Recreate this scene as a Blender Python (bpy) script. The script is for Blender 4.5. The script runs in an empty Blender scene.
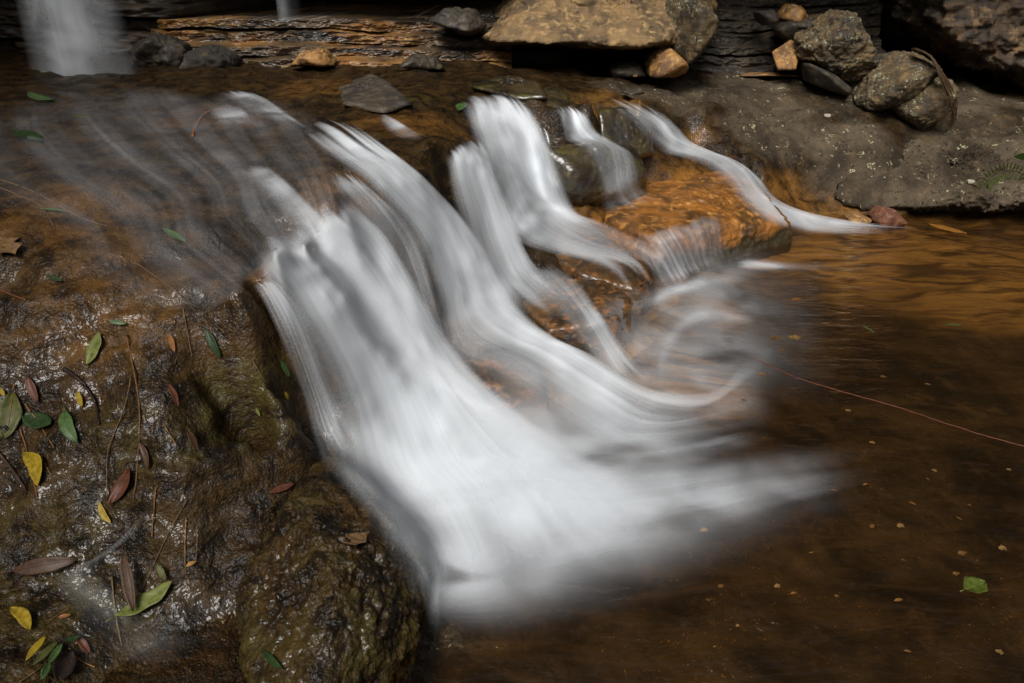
import bpy, bmesh, math, random
import numpy as np
from mathutils import Vector, Matrix
from mathutils.bvhtree import BVHTree

random.seed(7)
SC = bpy.context.scene
COL = SC.collection

# ------------------------------------------------------------------ camera, sky, sun, exposure
CAM_H, PITCH, FPX = 1.7, math.radians(28.0), 683.0
cam_data = bpy.data.cameras.new('camera')
cam_data.sensor_width = 36.0
cam_data.lens = 36.0 * FPX / 1024.0
cam_data.clip_start, cam_data.clip_end = 0.03, 400.0
cam_data.dof.use_dof = True
cam_data.dof.focus_distance = 3.0
cam_data.dof.aperture_fstop = 20.0
cam = bpy.data.objects.new('camera', cam_data)
COL.objects.link(cam)
cam.location = (0, 0, CAM_H)
cam.rotation_euler = (math.radians(90) - PITCH, 0, 0)
SC.camera = cam

SUN_EL, SUN_AZ = math.radians(50), math.radians(202)      # azimuth from +Y clockwise: behind the camera, a little left
world = bpy.data.worlds.new('World')
SC.world = world
world.use_nodes = True
wn = world.node_tree
wn.nodes.clear()
sky = wn.nodes.new('ShaderNodeTexSky')
sky.sky_type = 'NISHITA'
sky.sun_disc = False
sky.sun_elevation = SUN_EL
sky.sun_rotation = SUN_AZ
sky.air_density, sky.dust_density, sky.ozone_density = 1.0, 4.0, 0.6
hs = wn.nodes.new('ShaderNodeHueSaturation')               # a cloud-veiled sky: much less blue than a clear one
hs.inputs['Saturation'].default_value = 0.22
bg = wn.nodes.new('ShaderNodeBackground')
bg.inputs['Strength'].default_value = 0.05
wo = wn.nodes.new('ShaderNodeOutputWorld')
wn.links.new(sky.outputs[0], hs.inputs['Color'])
wn.links.new(hs.outputs[0], bg.inputs['Color'])
wn.links.new(bg.outputs[0], wo.inputs['Surface'])

sd = bpy.data.lights.new('sun', 'SUN')
sd.energy = 2.0
sd.angle = math.radians(28)
sd.color = (1.0, 0.96, 0.91)
sun = bpy.data.objects.new('sun', sd)
COL.objects.link(sun)
sdir = Vector((math.sin(SUN_AZ) * math.cos(SUN_EL), math.cos(SUN_AZ) * math.cos(SUN_EL), math.sin(SUN_EL)))
sun.rotation_euler = sdir.to_track_quat('Z', 'Y').to_euler()
sun.location = sdir * 20

SC.view_settings.view_transform = 'Standard'
SC.view_settings.look = 'None'
SC.view_settings.exposure = 0.95
SC.view_settings.gamma = 1.0
SC.view_settings.use_curve_mapping = False
SC.render.engine = 'CYCLES'
SC.cycles.use_denoising = True
SC.cycles.max_bounces = 6
SC.cycles.diffuse_bounces = 3
SC.cycles.glossy_bounces = 3
SC.cycles.transmission_bounces = 4
SC.cycles.transparent_max_bounces = 40
SC.cycles.caustics_reflective = False
SC.cycles.caustics_refractive = False
SC.cycles.sample_clamp_indirect = 4.0

# ------------------------------------------------------------------ maths helpers
SP, CP = math.sin(PITCH), math.cos(PITCH)

def pdir(px, py):
    """unnormalised ray of a photograph pixel (used to read real positions off the photograph)"""
    cx, cy = (px - 512.0) / FPX, (341.5 - py) / FPX
    return Vector((cx, CP + cy * SP, -SP + cy * CP))

def at_z(px, py, z):
    d = pdir(px, py)
    t = (z - CAM_H) / d.z
    return Vector((d.x * t, d.y * t, z))

def at_y(px, py, y):
    d = pdir(px, py)
    t = y / d.y
    return Vector((d.x * t, y, CAM_H + d.z * t))

_rng = np.random.RandomState(11)
_PERM = np.concatenate([_rng.permutation(256)] * 3)
_GRAD = _rng.normal(size=(256, 3))
_GRAD /= np.linalg.norm(_GRAD, axis=1)[:, None]

def perlin(P):
    P = np.asarray(P, dtype=np.float64)
    I = np.floor(P).astype(np.int64)
    F = P - I
    I &= 255
    W = F * F * F * (F * (F * 6 - 15) + 10)
    out = 0
    for dx in (0, 1):
        wx = W[:, 0] if dx else 1 - W[:, 0]
        for dy in (0, 1):
            wy = W[:, 1] if dy else 1 - W[:, 1]
            for dz in (0, 1):
                wz = W[:, 2] if dz else 1 - W[:, 2]
                h = _PERM[_PERM[_PERM[I[:, 0] + dx] + I[:, 1] + dy] + I[:, 2] + dz]
                g = _GRAD[h]
                out = out + wx * wy * wz * (g[:, 0] * (F[:, 0] - dx) + g[:, 1] * (F[:, 1] - dy) + g[:, 2] * (F[:, 2] - dz))
    return out

def fbm(P, scale, octaves=4, gain=0.5, seed=0.0, ridged=False):
    P = np.asarray(P, dtype=np.float64) * scale + np.array([seed * 17.3, seed * 9.1, seed * 5.7])
    a, s = 1.0, 0
    for _ in range(octaves):
        n = perlin(P)
        s = s + a * ((1 - 2.6 * np.abs(n)) if ridged else n * 1.6)
        P = P * 2.03 + 13.7
        a *= gain
    return s

def smooth(a, b, x):
    t = np.clip((x - a) / (b - a), 0, 1)
    return t * t * (3 - 2 * t)

# ------------------------------------------------------------------ object helpers
def tag(o, label=None, cat=None, group=None, kind=None):
    if label: o['label'] = label
    if cat: o['category'] = cat
    if group: o['group'] = group
    if kind: o['kind'] = kind
    return o

def mesh_obj(name, verts, faces, mat, parent=None, smooth_shade=True, origin=None, attrs=None, uv=None):
    V = np.asarray(verts, dtype=np.float64).reshape(-1, 3)
    if origin is None and parent is None:
        origin = (V[:, 0].mean(), V[:, 1].mean(), V[:, 2].min())
    off = np.array(origin if origin is not None else (0, 0, 0), dtype=np.float64)
    if parent is not None:
        off = np.array(parent.location)
    me = bpy.data.meshes.new(name)
    me.from_pydata((V - off).tolist(), [], faces if isinstance(faces, list) else faces.tolist())
    if smooth_shade:
        me.polygons.foreach_set('use_smooth', [True] * len(me.polygons))
    for k, v in (attrs or {}).items():
        at = me.attributes.new(k, 'FLOAT', 'POINT')
        at.data.foreach_set('value', np.asarray(v, dtype=np.float32).ravel())
    if uv is not None:
        ul = me.uv_layers.new(name='UVMap')
        li = np.zeros(len(me.loops), dtype=np.int32)
        me.loops.foreach_get('vertex_index', li)
        ul.data.foreach_set('uv', np.asarray(uv, dtype=np.float32)[li].ravel())
    me.materials.append(mat)
    o = bpy.data.objects.new(name, me)
    COL.objects.link(o)
    if parent is not None:
        o.parent = parent
    else:
        o.location = tuple(off)
    return o

def grid_faces(nr, nc):
    i = np.arange(nr * nc).reshape(nr, nc)
    return np.stack([i[:-1, :-1].ravel(), i[:-1, 1:].ravel(), i[1:, 1:].ravel(), i[1:, :-1].ravel()], axis=1)

# ------------------------------------------------------------------ node helper
class G:
    def __init__(s, name):
        s.m = bpy.data.materials.new(name)
        s.m.use_nodes = True
        s.t = s.m.node_tree
        s.t.nodes.clear()
        s.out = s.t.nodes.new('ShaderNodeOutputMaterial')
    def n(s, typ, **kw):
        nd = s.t.nodes.new('ShaderNode' + typ)
        for k, v in kw.items(): setattr(nd, k, v)
        return nd
    def put(s, sock, v):
        if isinstance(v, bpy.types.NodeSocket): s.t.links.new(v, sock)
        elif isinstance(v, (tuple, list)) and len(v) == 3 and sock.type == 'RGBA': sock.default_value = (*v, 1)
        elif sock.type == 'RGBA': sock.default_value = (v, v, v, 1)
        else: sock.default_value = v
    def obj(s):
        return s.n('TexCoord').outputs['Object']
    def uv(s):
        return s.n('TexCoord').outputs['UV']
    def map(s, vec, scale=(1, 1, 1), loc=(0, 0, 0)):
        nd = s.n('Mapping')
        s.put(nd.inputs['Vector'], vec); s.put(nd.inputs['Scale'], scale); s.put(nd.inputs['Location'], loc)
        return nd.outputs[0]
    def noise(s, vec, scale, detail=4, rough=0.55, dist=0.0, color=False):
        nd = s.n('TexNoise')
        s.put(nd.inputs['Vector'], vec)
        for k, v in (('Scale', scale), ('Detail', detail), ('Roughness', rough), ('Distortion', dist)): s.put(nd.inputs[k], v)
        return nd.outputs['Color' if color else 'Fac']
    def voro(s, vec, scale, feature='F1', rand=1.0):
        nd = s.n('TexVoronoi', feature=feature)
        s.put(nd.inputs['Vector'], vec); s.put(nd.inputs['Scale'], scale); s.put(nd.inputs['Randomness'], rand)
        return nd.outputs['Distance']
    def ramp(s, f, a, b, lo=0.0, hi=1.0):
        nd = s.n('MapRange', interpolation_type='SMOOTHSTEP')
        for k, v in (('Value', f), ('From Min', a), ('From Max', b), ('To Min', lo), ('To Max', hi)): s.put(nd.inputs[k], v)
        return nd.outputs[0]
    def mix(s, f, a, b, blend='MIX'):
        nd = s.n('Mix', data_type='RGBA', blend_type=blend)
        s.put(nd.inputs[0], f); s.put(nd.inputs[6], a); s.put(nd.inputs[7], b)
        return nd.outputs[2]
    def math(s, op, a, b=0.0, clamp=False):
        nd = s.n('Math', operation=op, use_clamp=clamp)
        s.put(nd.inputs[0], a); s.put(nd.inputs[1], b)
        return nd.outputs[0]
    def attr(s, name):
        return s.n('Attribute', attribute_name=name).outputs['Fac']
    def bump(s, h, strength=0.5, dist=0.01, normal=None):
        nd = s.n('Bump')
        s.put(nd.inputs['Height'], h); s.put(nd.inputs['Strength'], strength); s.put(nd.inputs['Distance'], dist)
        if normal is not None: s.put(nd.inputs['Normal'], normal)
        return nd.outputs[0]
    def bsdf(s, color, rough=0.6, normal=None, spec=0.5, coat=0.0, coat_rough=0.1, coat_normal=None, **kw):
        nd = s.n('BsdfPrincipled')
        s.put(nd.inputs['Base Color'], color); s.put(nd.inputs['Roughness'], rough)
        s.put(nd.inputs['Specular IOR Level'], spec); s.put(nd.inputs['Coat Weight'], coat); s.put(nd.inputs['Coat Roughness'], coat_rough)
        if normal is not None: s.put(nd.inputs['Normal'], normal)
        if coat_normal is not None: s.put(nd.inputs['Coat Normal'], coat_normal)
        for k, v in kw.items(): s.put(nd.inputs[k], v)
        return nd.outputs[0]
    def end(s, sh):
        s.t.links.new(sh, s.out.inputs['Surface'])
        return s.m

# ------------------------------------------------------------------ rock materials
def rock_mat(name, base, dark, accent, accent_amt=0.45, rough=0.65, coat=0.0, lichen=0.0, strata=0.0, scale=1.0, moss=0.0, bump=0.6,
             lichen_col=(0.42, 0.43, 0.30), moss_col=(0.05, 0.055, 0.012), face=0):
    g = G(name)
    v = g.obj()
    c1 = g.noise(v, 3.0 * scale, 6, 0.62, 0.4)
    c2 = g.noise(v, 11.0 * scale, 4, 0.65, 0.2)
    c3 = g.noise(v, 55.0 * scale, 1, 0.6)
    col = g.mix(g.ramp(c1, 0.36, 0.66), dark, base)
    col = g.mix(g.ramp(c2, 0.60 - 0.25 * accent_amt, 0.80 - 0.2 * accent_amt), col, accent)
    col = g.mix(g.ramp(c3, 0.5, 0.75, 0, 0.5), col, g.mix(0.75, col, dark))
    h = g.math('ADD', g.math('MULTIPLY', c2, 1.0), g.math('MULTIPLY', c3, 0.35))
    if strata > 0:
        sv = g.map(v, (1.2, 1.2, 26.0))
        s1 = g.noise(sv, 1.2 * scale, 5, 0.65, 0.3)
        col = g.mix(g.ramp(s1, 0.42, 0.6, 0, strata), col, dark)
        h = g.math('ADD', h, g.math('MULTIPLY', s1, 1.2))
    if moss > 0:
        mn = g.noise(v, 6.0 * scale, 6, 0.7)
        col = g.mix(g.ramp(mn, 0.62 - 0.2 * moss, 0.72 - 0.15 * moss, 0, 0.85), col, g.mix(c3, moss_col, (0.10, 0.09, 0.015)))
    if lichen > 0:
        ln = g.noise(v, 5.0 * scale, 3, 0.6)
        dv = g.map(v, (1, 1, 1), (3.1, 1.7, 0.4))
        spots = g.voro(g.mix(0.12, dv, g.noise(v, 30, 2, 0.5, color=True)), 26.0 * scale)
        sm = g.ramp(spots, 0.16, 0.30, 1, 0)
        big = g.ramp(g.noise(v, 17 * scale, 5, 0.75), 0.62 - 0.05 * lichen, 0.67 - 0.05 * lichen)
        area = g.ramp(ln, 0.66 - 0.20 * lichen, 0.76 - 0.20 * lichen)
        f = g.math('MULTIPLY', g.math('MAXIMUM', g.math('MULTIPLY', sm, 0.8), big), area, True)
        col = g.mix(f, col, g.mix(c2, lichen_col, tuple(0.6 * c for c in lichen_col)))
        h = g.math('ADD', h, g.math('MULTIPLY', f, 0.25))
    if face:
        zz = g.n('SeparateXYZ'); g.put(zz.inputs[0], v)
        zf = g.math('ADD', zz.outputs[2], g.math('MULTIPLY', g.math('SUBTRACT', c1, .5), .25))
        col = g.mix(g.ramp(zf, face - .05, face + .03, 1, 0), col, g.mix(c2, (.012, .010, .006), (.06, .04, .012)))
    nrm = g.bump(h, bump, 0.012)
    nrm = g.bump(g.noise(v, 90 * scale, 1, 0.5), bump * 0.5, 0.003, nrm)
    r = g.ramp(c2, 0.3, 0.7, rough - 0.12, rough + 0.1)
    cb = g.bump(g.noise(v, 38 * scale, 4, 0.6), 0.5, 0.006)
    return g.end(g.bsdf(col, r, nrm, 0.5, coat, 0.12, cb))

M_sand = rock_mat('sandy_rock', (0.22, 0.135, 0.055), (0.07, 0.045, 0.022), (0.34, 0.22, 0.095), 0.5, 0.85, 0, 0.35, 0.12, 1.2)
M_lichen = rock_mat('lichened_rock', (0.10, 0.066, 0.027), (0.022, 0.016, 0.008), (0.19, 0.12, 0.047), 0.4, 0.85, 0, 0.95, 0.1, 1.6)
M_dark = rock_mat('dark_rock', (0.06, 0.045, 0.028), (0.018, 0.014, 0.01), (0.10, 0.07, 0.035), 0.35, 0.75, 0.1, 0.3, 0.3, 1.4)
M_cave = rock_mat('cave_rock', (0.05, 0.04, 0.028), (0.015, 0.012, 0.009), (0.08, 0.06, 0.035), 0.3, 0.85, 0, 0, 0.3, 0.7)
M_over = rock_mat('overhang_rock', (0.10, 0.058, 0.026), (0.022, 0.015, 0.009), (0.22, 0.14, 0.065), 0.45, 0.85, 0, 0.35, 0.5, 0.9, bump=0.9)
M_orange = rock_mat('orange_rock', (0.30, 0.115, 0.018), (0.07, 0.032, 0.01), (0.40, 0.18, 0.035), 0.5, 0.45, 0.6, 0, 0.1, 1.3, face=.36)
M_wetamber = rock_mat('wet_amber_rock', (0.10, 0.05, 0.013), (0.022, 0.014, 0.008), (0.24, 0.095, 0.02), 0.5, 0.4, 0.7, 0, 0.1, 1.3)
M_wetdark = rock_mat('wet_dark_rock', (0.055, 0.04, 0.015), (0.014, 0.011, 0.008), (0.09, 0.06, 0.02), 0.35, 0.38, 0.8, 0, 0.2, 1.2, moss=0.35)
M_mossy = rock_mat('wet_mossy_rock', (0.045, 0.035, 0.012), (0.012, 0.01, 0.007), (0.085, 0.055, 0.02), 0.35, 0.35, 0.9, 0, 0, 1.4, moss=0.55, moss_col=(0.06, 0.058, 0.006))
M_red = rock_mat('red_rock', (0.20, 0.075, 0.035), (0.09, 0.035, 0.02), (0.26, 0.11, 0.05), 0.4, 0.7, 0.2, 0, 0, 2.0)
M_ochre = rock_mat('ochre_rock', (0.38, 0.19, 0.05), (0.12, 0.06, 0.025), (0.45, 0.27, 0.09), 0.5, 0.75, 0.1, 0, 0.1, 2.0)
M_shelf = rock_mat('shelf_rock', (0.060, 0.045, 0.028), (0.02, 0.016, 0.011), (0.11, 0.08, 0.045), 0.4, 0.7, 0.2, 0, 0.1, 1.6, moss=.2)
M_grey = rock_mat('grey_rock', (0.085, 0.068, 0.047), (0.03, 0.024, 0.017), (0.14, 0.11, 0.075), 0.4, 0.8, 0.1, 0.3, 0.2, 1.6)

def terrain_mat():
    g = G('stream_bedrock')
    v = g.obj()
    wet, amber, dry, moss, pool = (g.attr(k) for k in ('wet', 'amber', 'dry', 'moss', 'pool'))
    c1 = g.noise(v, 2.2, 6, 0.62, 0.5)
    c2 = g.noise(v, 9.0, 5, 0.66, 0.3)
    c3 = g.noise(v, 60.0, 2, 0.6)
    c4 = g.noise(v, 24.0, 3, 0.65)
    # wet brown algae rock
    br = g.mix(g.ramp(c2, 0.35, 0.68), (0.006, 0.0042, 0.0025), (0.040, 0.021, 0.0055))
    br = g.mix(g.ramp(c3, 0.55, 0.78, 0, 0.8), br, (0.085, 0.048, 0.015))
    br = g.mix(g.ramp(c4, 0.30, 0.44, 0.85, 0), br, (0.006, 0.005, 0.004))
    # orange iron film
    orr = g.mix(g.ramp(c2, 0.33, 0.62), (0.055, 0.026, 0.008), (0.25, 0.11, 0.02))
    orr = g.mix(g.ramp(c4, 0.52, 0.7, 0, 0.6), orr, (0.05, 0.028, 0.014))
    col = g.mix(g.math('MULTIPLY', amber, g.ramp(c1, 0.3, 0.6, 0.45, 1.0), True), br, orr)
    # moss
    mcol = g.mix(c3, (0.014, 0.017, 0.004), (0.065, 0.058, 0.008))
    col = g.mix(g.math('MULTIPLY', moss, g.ramp(c2, 0.42, 0.6), True), col, mcol)
    # dry grey platform with lichen specks
    gr = g.mix(g.ramp(c1, 0.34, 0.68), (0.030, 0.022, 0.014), (0.092, 0.070, 0.045))
    gr = g.mix(g.ramp(c2, 0.5, 0.72, 0, 0.55), gr, (0.13, 0.09, 0.045))
    gr = g.mix(g.ramp(c4, 0.30, 0.45, 0.85, 0), gr, (0.018, 0.014, 0.010))
    gr = g.mix(g.ramp(c3, 0.6, 0.78, 0, 0.45), gr, (0.17, 0.14, 0.10))
    spots = g.voro(g.mix(0.15, v, g.noise(v, 25, 2, 0.5, color=True)), 13.0)
    area = g.ramp(g.noise(v, 3.4, 4, 0.65), 0.42, 0.58)
    lich = g.math('MULTIPLY', g.ramp(spots, 0.13, 0.22, 1, 0), area, True)
    lich = g.math('MAXIMUM', lich, g.math('MULTIPLY', g.ramp(g.noise(v, 16, 5, .75), .62, .67), area), True)
    gr = g.mix(lich, gr, g.mix(c3, (0.30, 0.27, 0.15), (0.40, 0.36, 0.24)))
    col = g.mix(dry, col, gr)
    # pool bed: dark tea brown with ochre specks
    pb = g.mix(g.ramp(c1, 0.36, 0.66), (0.013, 0.009, 0.005), (0.044, 0.028, 0.012))
    pb = g.mix(g.ramp(c2, 0.5, 0.75, 0, 0.6), pb, (0.075, 0.045, 0.017))
    pb = g.mix(g.ramp(c4, 0.34, 0.46, 0.6, 0), pb, (0.02, 0.014, 0.008))
    sp = g.ramp(g.voro(g.mix(0.2, v, g.noise(v, 40, 2, 0.5, color=True)), 22.0), 0.05, 0.13, 1, 0)
    pb = g.mix(g.math('MULTIPLY', sp, g.ramp(c1, 0.45, 0.55), True), pb, (0.42, 0.22, 0.055))
    sw = g.noise(g.map(v, (.55, 2.2, 1)), 2.6, 4, 0.6, 1.6)
    gold = g.mix(g.ramp(sw, 0.36, 0.62), (0.075, 0.040, 0.014), (0.36, 0.21, 0.065))
    pb = g.mix(g.ramp(sw, 0.5, 0.66, 0, 0.3), pb, (0.085, 0.052, 0.02))
    pb = g.mix(g.math('MULTIPLY', amber, 0.9), pb, gold)
    col = g.mix(pool, col, pb)
    c5 = g.noise(v, 120.0, 1, 0.5)
    h = g.math('ADD', c2, g.math('ADD', g.math('MULTIPLY', c4, 0.6), g.math('MULTIPLY', c3, 0.4)))
    nrm = g.bump(c5, g.ramp(pool, 0, 1, .5, .1), 0.003, g.bump(h, g.ramp(pool, 0, 1, .9, .3), 0.018))
    rough = g.mix(dry, g.ramp(c2, 0.3, 0.7, 0.32, 0.55), 0.85)
    cb = g.bump(g.math('ADD', g.noise(v, 26, 2, 0.55, 0.8), g.math('MULTIPLY', g.noise(v, 70, 1, 0.5), 0.3)), 0.85, 0.012)
    return g.end(g.bsdf(col, rough, nrm, 0.15, g.math('MULTIPLY', wet, g.ramp(g.noise(v, 4.5, 4, .6), .44, .62, .05, .42)), 0.10, cb))

M_terrain = terrain_mat()

# ------------------------------------------------------------------ terrain: control points read off the photograph (pixel x, pixel y, height in m)
CTRL_PX = [
    # back edge of the upper shelf
    (-250, 72, 1.10), (-100, 74, 1.09), (80, 74, 1.06), (200, 76, 1.04), (300, 78, 1.02), (420, 80, 1.0), (500, 84, .98),
    # upper shelf
    (-120, 110, 1.03), (0, 110, 1.02), (150, 112, .99), (290, 108, .97), (400, 112, .965), (-150, 170, .96), (60, 165, .945), (160, 175, .915),
    (250, 180, .88), (330, 140, .925), (390, 150, .915), (430, 138, .93), (440, 110, .955),
    (-90, 260, .84), (0, 250, .845), (60, 262, .825), (150, 250, .825), (220, 240, .82),
    # lip of the falls
    (265, 283, .775), (300, 248, .80), (335, 212, .83), (395, 182, .86), (440, 157, .89), (465, 142, .905), (470, 106, .945), (500, 99, .955), (525, 103, .955),
    # cliff face below the lip
    (268, 335, .58), (300, 300, .58), (340, 320, .45), (370, 270, .55), (400, 300, .42), (430, 230, .62), (470, 200, .65), (390, 410, .18), (320, 400, .32),
    (480, 250, .42), (520, 150, .70), (540, 180, .48), (440, 300, .35),
    # feet of the falls
    (310, 455, .14), (400, 500, -.02), (450, 560, -.10), (455, 350, .14), (520, 272, .26), (548, 216, .30), (580, 212, .30), (480, 420, .05), (560, 370, .06),
    # left bank rolling down towards the camera
    (-80, 340, .66), (0, 335, .67), (100, 322, .69), (200, 318, .68), (245, 312, .695), (-60, 410, .48), (20, 405, .48), (100, 400, .475), (200, 400, .475), (268, 385, .47),
    (-50, 500, .27), (50, 495, .29), (130, 480, .31), (200, 480, .31), (245, 445, .34), (285, 420, .36), (-40, 580, .12), (40, 570, .13), (110, 560, .14), (180, 540, .17), (228, 510, .19),
    (265, 490, .07), (300, 460, .10), (60, 640, .06), (140, 615, .035), (190, 600, .04), (230, 640, -.03), (0, 683, .09), (-60, 690, .10), (120, 720, -.02), (230, 720, -.10), (340, 560, .0), (380, 640, -.1),
    # middle terrace and right-hand stream
    (620, 205, .26), (650, 180, .34), (690, 172, .38), (600, 235, .22), (650, 300, .04), (640, 345, .0),
    (560, 108, .93), (590, 105, .92), (600, 130, .74), (620, 165, .44), (570, 170, .5), (640, 105, .87), (665, 125, .70), (690, 150, .46), (720, 163, .40), (748, 190, .21), (775, 212, .06), (830, 224, -.02),
    # dry platform on the right
    (560, 84, .95), (600, 80, .93), (700, 79, .87), (800, 82, .83), (850, 100, .74), (760, 120, .62), (700, 112, .735), (680, 95, .81), (740, 95, .78), (800, 160, .37), (850, 190, .15), (800, 205, .06), (760, 165, .40),
    (850, 214, .0), (880, 150, .44), (900, 120, .60), (950, 150, .42), (1020, 130, .52), (1100, 130, .5), (910, 213, -.02), (960, 214, -.04), (1030, 214, -.04), (1100, 210, -.02),
    # pool bed
    (520, 620, -.20), (600, 560, -.18), (700, 640, -.20), (900, 640, -.22), (1000, 500, -.20), (800, 450, -.15), (900, 350, -.12), (1000, 280, -.09), (760, 300, -.10), (950, 240, -.06),
    (680, 350, -.07), (640, 400, -.06), (560, 470, -.10), (810, 270, -.08), (720, 420, -.10), (430, 650, -.2), (740, 250, -.04), (1150, 300, -.12), (1150, 450, -.2),
]
CTRL_W = [(-1.5, .6, .15), (-2.6, .8, .5), (-3.2, 2.0, .95), (-4.5, 4.0, 1.05), (-0.6, .5, -.1), (.6, .4, -.3), (2.0, .4, -.3), (3.5, 1.5, -.25), (6, 3, -.25), (6, 5, .0), (-6, 6.5, 1.1), (6, 7, .6), (0, 7.4, 1.0), (-3, 7.4, 1.05), (3, 7.8, .84), (-6, 9, 1.1), (0, 9.5, 1.0), (6, 9.5, .8)]
CP_ = np.array([tuple(at_z(*c)) for c in CTRL_PX] + CTRL_W)
_c2 = 0.03 ** 2

def _phi(A, B):
    return np.sqrt(((A[:, None, :] - B[None, :, :]) ** 2).sum(-1) + _c2)

_n = len(CP_)
_K = np.zeros((_n + 3, _n + 3))
_K[:_n, :_n] = _phi(CP_[:, :2], CP_[:, :2]) - 1e-3 * np.eye(_n)
_K[:_n, _n] = 1; _K[:_n, _n + 1:] = CP_[:, :2]
_K[_n:, :_n] = _K[:_n, _n:].T
_SOL = np.linalg.solve(_K, np.concatenate([CP_[:, 2], np.zeros(3)]))

def base_h(XY):
    out = np.zeros(len(XY))
    for s in range(0, len(XY), 20000):
        q = XY[s:s + 20000]
        out[s:s + 20000] = _phi(q, CP_[:, :2]) @ _SOL[:_n] + _SOL[_n] + q @ _SOL[_n + 1:]
    return out

# zones: (pixel x, pixel y, height, radius m, zone, weight)
ZONES = [
    ('amber', 60, 230, .84, .5, .22), ('amber', 130, 300, .75, .45, .25), ('amber', 230, 350, .55, .3, .15), ('amber', 330, 90, .99, .5, .35), ('amber', 420, 125, .94, .5, .45), ('amber', 270, 270, .79, .10, .6), ('amber', 340, 200, .84, .3, .3), ('amber', 210, 120, .97, .4, .2),
    ('amber', 610, 100, .88, .5, .6), ('amber', 600, 230, .24, .6, 1), ('amber', 690, 190, .3, .6, 1), ('amber', 780, 190, .18, .35, .8), ('amber', 800, 215, .02, .5, .6), ('amber', 670, 370, -.06, .55, 1), ('amber', 750, 250, -.05, .8, .9), ('amber', 880, 235, -.05, .9, .8),
    ('amber', 1000, 235, -.05, .8, .7), ('amber', 950, 290, -.1, .8, .6), ('amber', 830, 250, -.05, .9, 1), ('amber', 900, 275, -.07, .8, .6), ('amber', 1000, 270, -.05, .8, .8), ('amber', 520, 390, .05, .4, .7), ('amber', 690, 310, -.05, .5, .8),
    ('amber', 700, 140, .5, .35, .6), ('amber', 460, 330, .2, .3, .3),
    ('moss', 230, 400, .45, .3, .6), ('moss', 160, 440, .38, .3, .4), ('moss', 60, 580, .12, .5, .3), ('moss', 400, 105, .96, .3, .4), ('moss', 590, 95, .92, .5, .4), ('moss', 900, 190, .15, .4, .5), ('moss', 980, 150, .4, .5, .5),
    ('dry', 700, 90, .84, .55, 1), ('dry', 620, 84, .93, .35, .8), ('dry', 780, 110, .7, .6, 1.2), ('dry', 850, 140, .52, .6, 1.2), ('dry', 780, 145, .5, .35, 1), ('dry', 900, 170, .33, .5, 1.2), ('dry', 840, 175, .28, .35, 1), ('dry', 960, 190, .1, .55, 1.2), ('dry', 1000, 150, .4, .6, 1), ('dry', 880, 200, .06, .35, 1),
    ('dry', 740, 100, .76, .5, 1), ('dry', 950, 120, .6, .7, .8), ('dry', 860, 90, .8, .7, 1), ('dry', 1050, 180, .3, .9, 1),
    ('dry', 820, 84, .83, .6, 1.2), ('dry', 760, 84, .85, .6, 1.2), ('dry', 900, 100, .68, .7, 1.2), ('dry', 690, 100, .78, .45, 1), ('dry', 820, 130, .58, .55, 1.2), ('dry', 740, 125, .62, .4, 1), ('dry', 840, 100, .72, .6, 1.2), ('dry', 960, 105, .65, .7, 1.2), ('dry', 655, 88, .88, .35, .9),
]
ZP = [(z[0], at_z(z[1], z[2], z[3]), z[4], z[5]) for z in ZONES]

def terrain_h(XY):
    """bedrock height with the roughness of the rock"""
    z0 = base_h(XY)
    P = np.column_stack([XY, np.zeros(len(XY))])
    wob = np.column_stack([fbm(P, 3.0, 3, seed=1), fbm(P, 3.0, 3, seed=2)])
    z = base_h(XY + 0.055 * wob)
    dist = np.hypot(XY[:, 0], XY[:, 1])
    P3 = np.column_stack([XY, z * 1.5])
    above = smooth(-.04, .06, z)
    # bedding: soft steps in the height
    st = 0.085
    q = (z + 0.03 * fbm(P, 1.6, 3, seed=5)) / st
    fr = q - np.floor(q)
    z = z + above * 0.45 * st * (smooth(.25, .75, fr) - fr)
    z = z + above * (0.030 * fbm(P3, 2.6, 3, seed=3) + 0.010 * fbm(P3, 9.0, 4, 0.55, seed=4) + (0.008 * fbm(P3, 6.0, 5, 0.62, seed=12, ridged=True) + 0.005 * fbm(P3, 34.0, 3, 0.65, seed=9, ridged=True)) * smooth(6.5, 1.5, dist))
    plat = smooth(1.0, 1.7, XY[:, 0]) * smooth(4.9, 5.6, XY[:, 1]) * above
    z = z + plat * (0.026 * fbm(P3 * np.array([.8, 1.6, 1]), 1.5, 5, .55, seed=14, ridged=True) - .02)
    z = z + (1 - above) * (0.018 * fbm(P, 3.0, 4, seed=6))
    return z

def zone_attrs(XYZ):
    P = np.asarray(XYZ)
    a = {k: np.zeros(len(P)) for k in ('amber', 'moss', 'dry')}
    wob = 0.22 * fbm(P, 2.5, 4, seed=21)
    for k, c, r, w in ZP:
        d = np.sqrt(((P - np.array(c)) ** 2 * np.array([1, 1, 2.0])).sum(1)) + wob * r * 1.4
        a[k] = np.maximum(a[k], w * smooth(r, r * 0.35, d))
    for k in a: a[k] = np.clip(a[k], 0, 1)
    a['pool'] = smooth(.03, -.03, P[:, 2]) * (1 - a['dry']) * smooth(-.75, -.35, P[:, 0])
    a['wet'] = 1 - a['dry']
    return a

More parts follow.
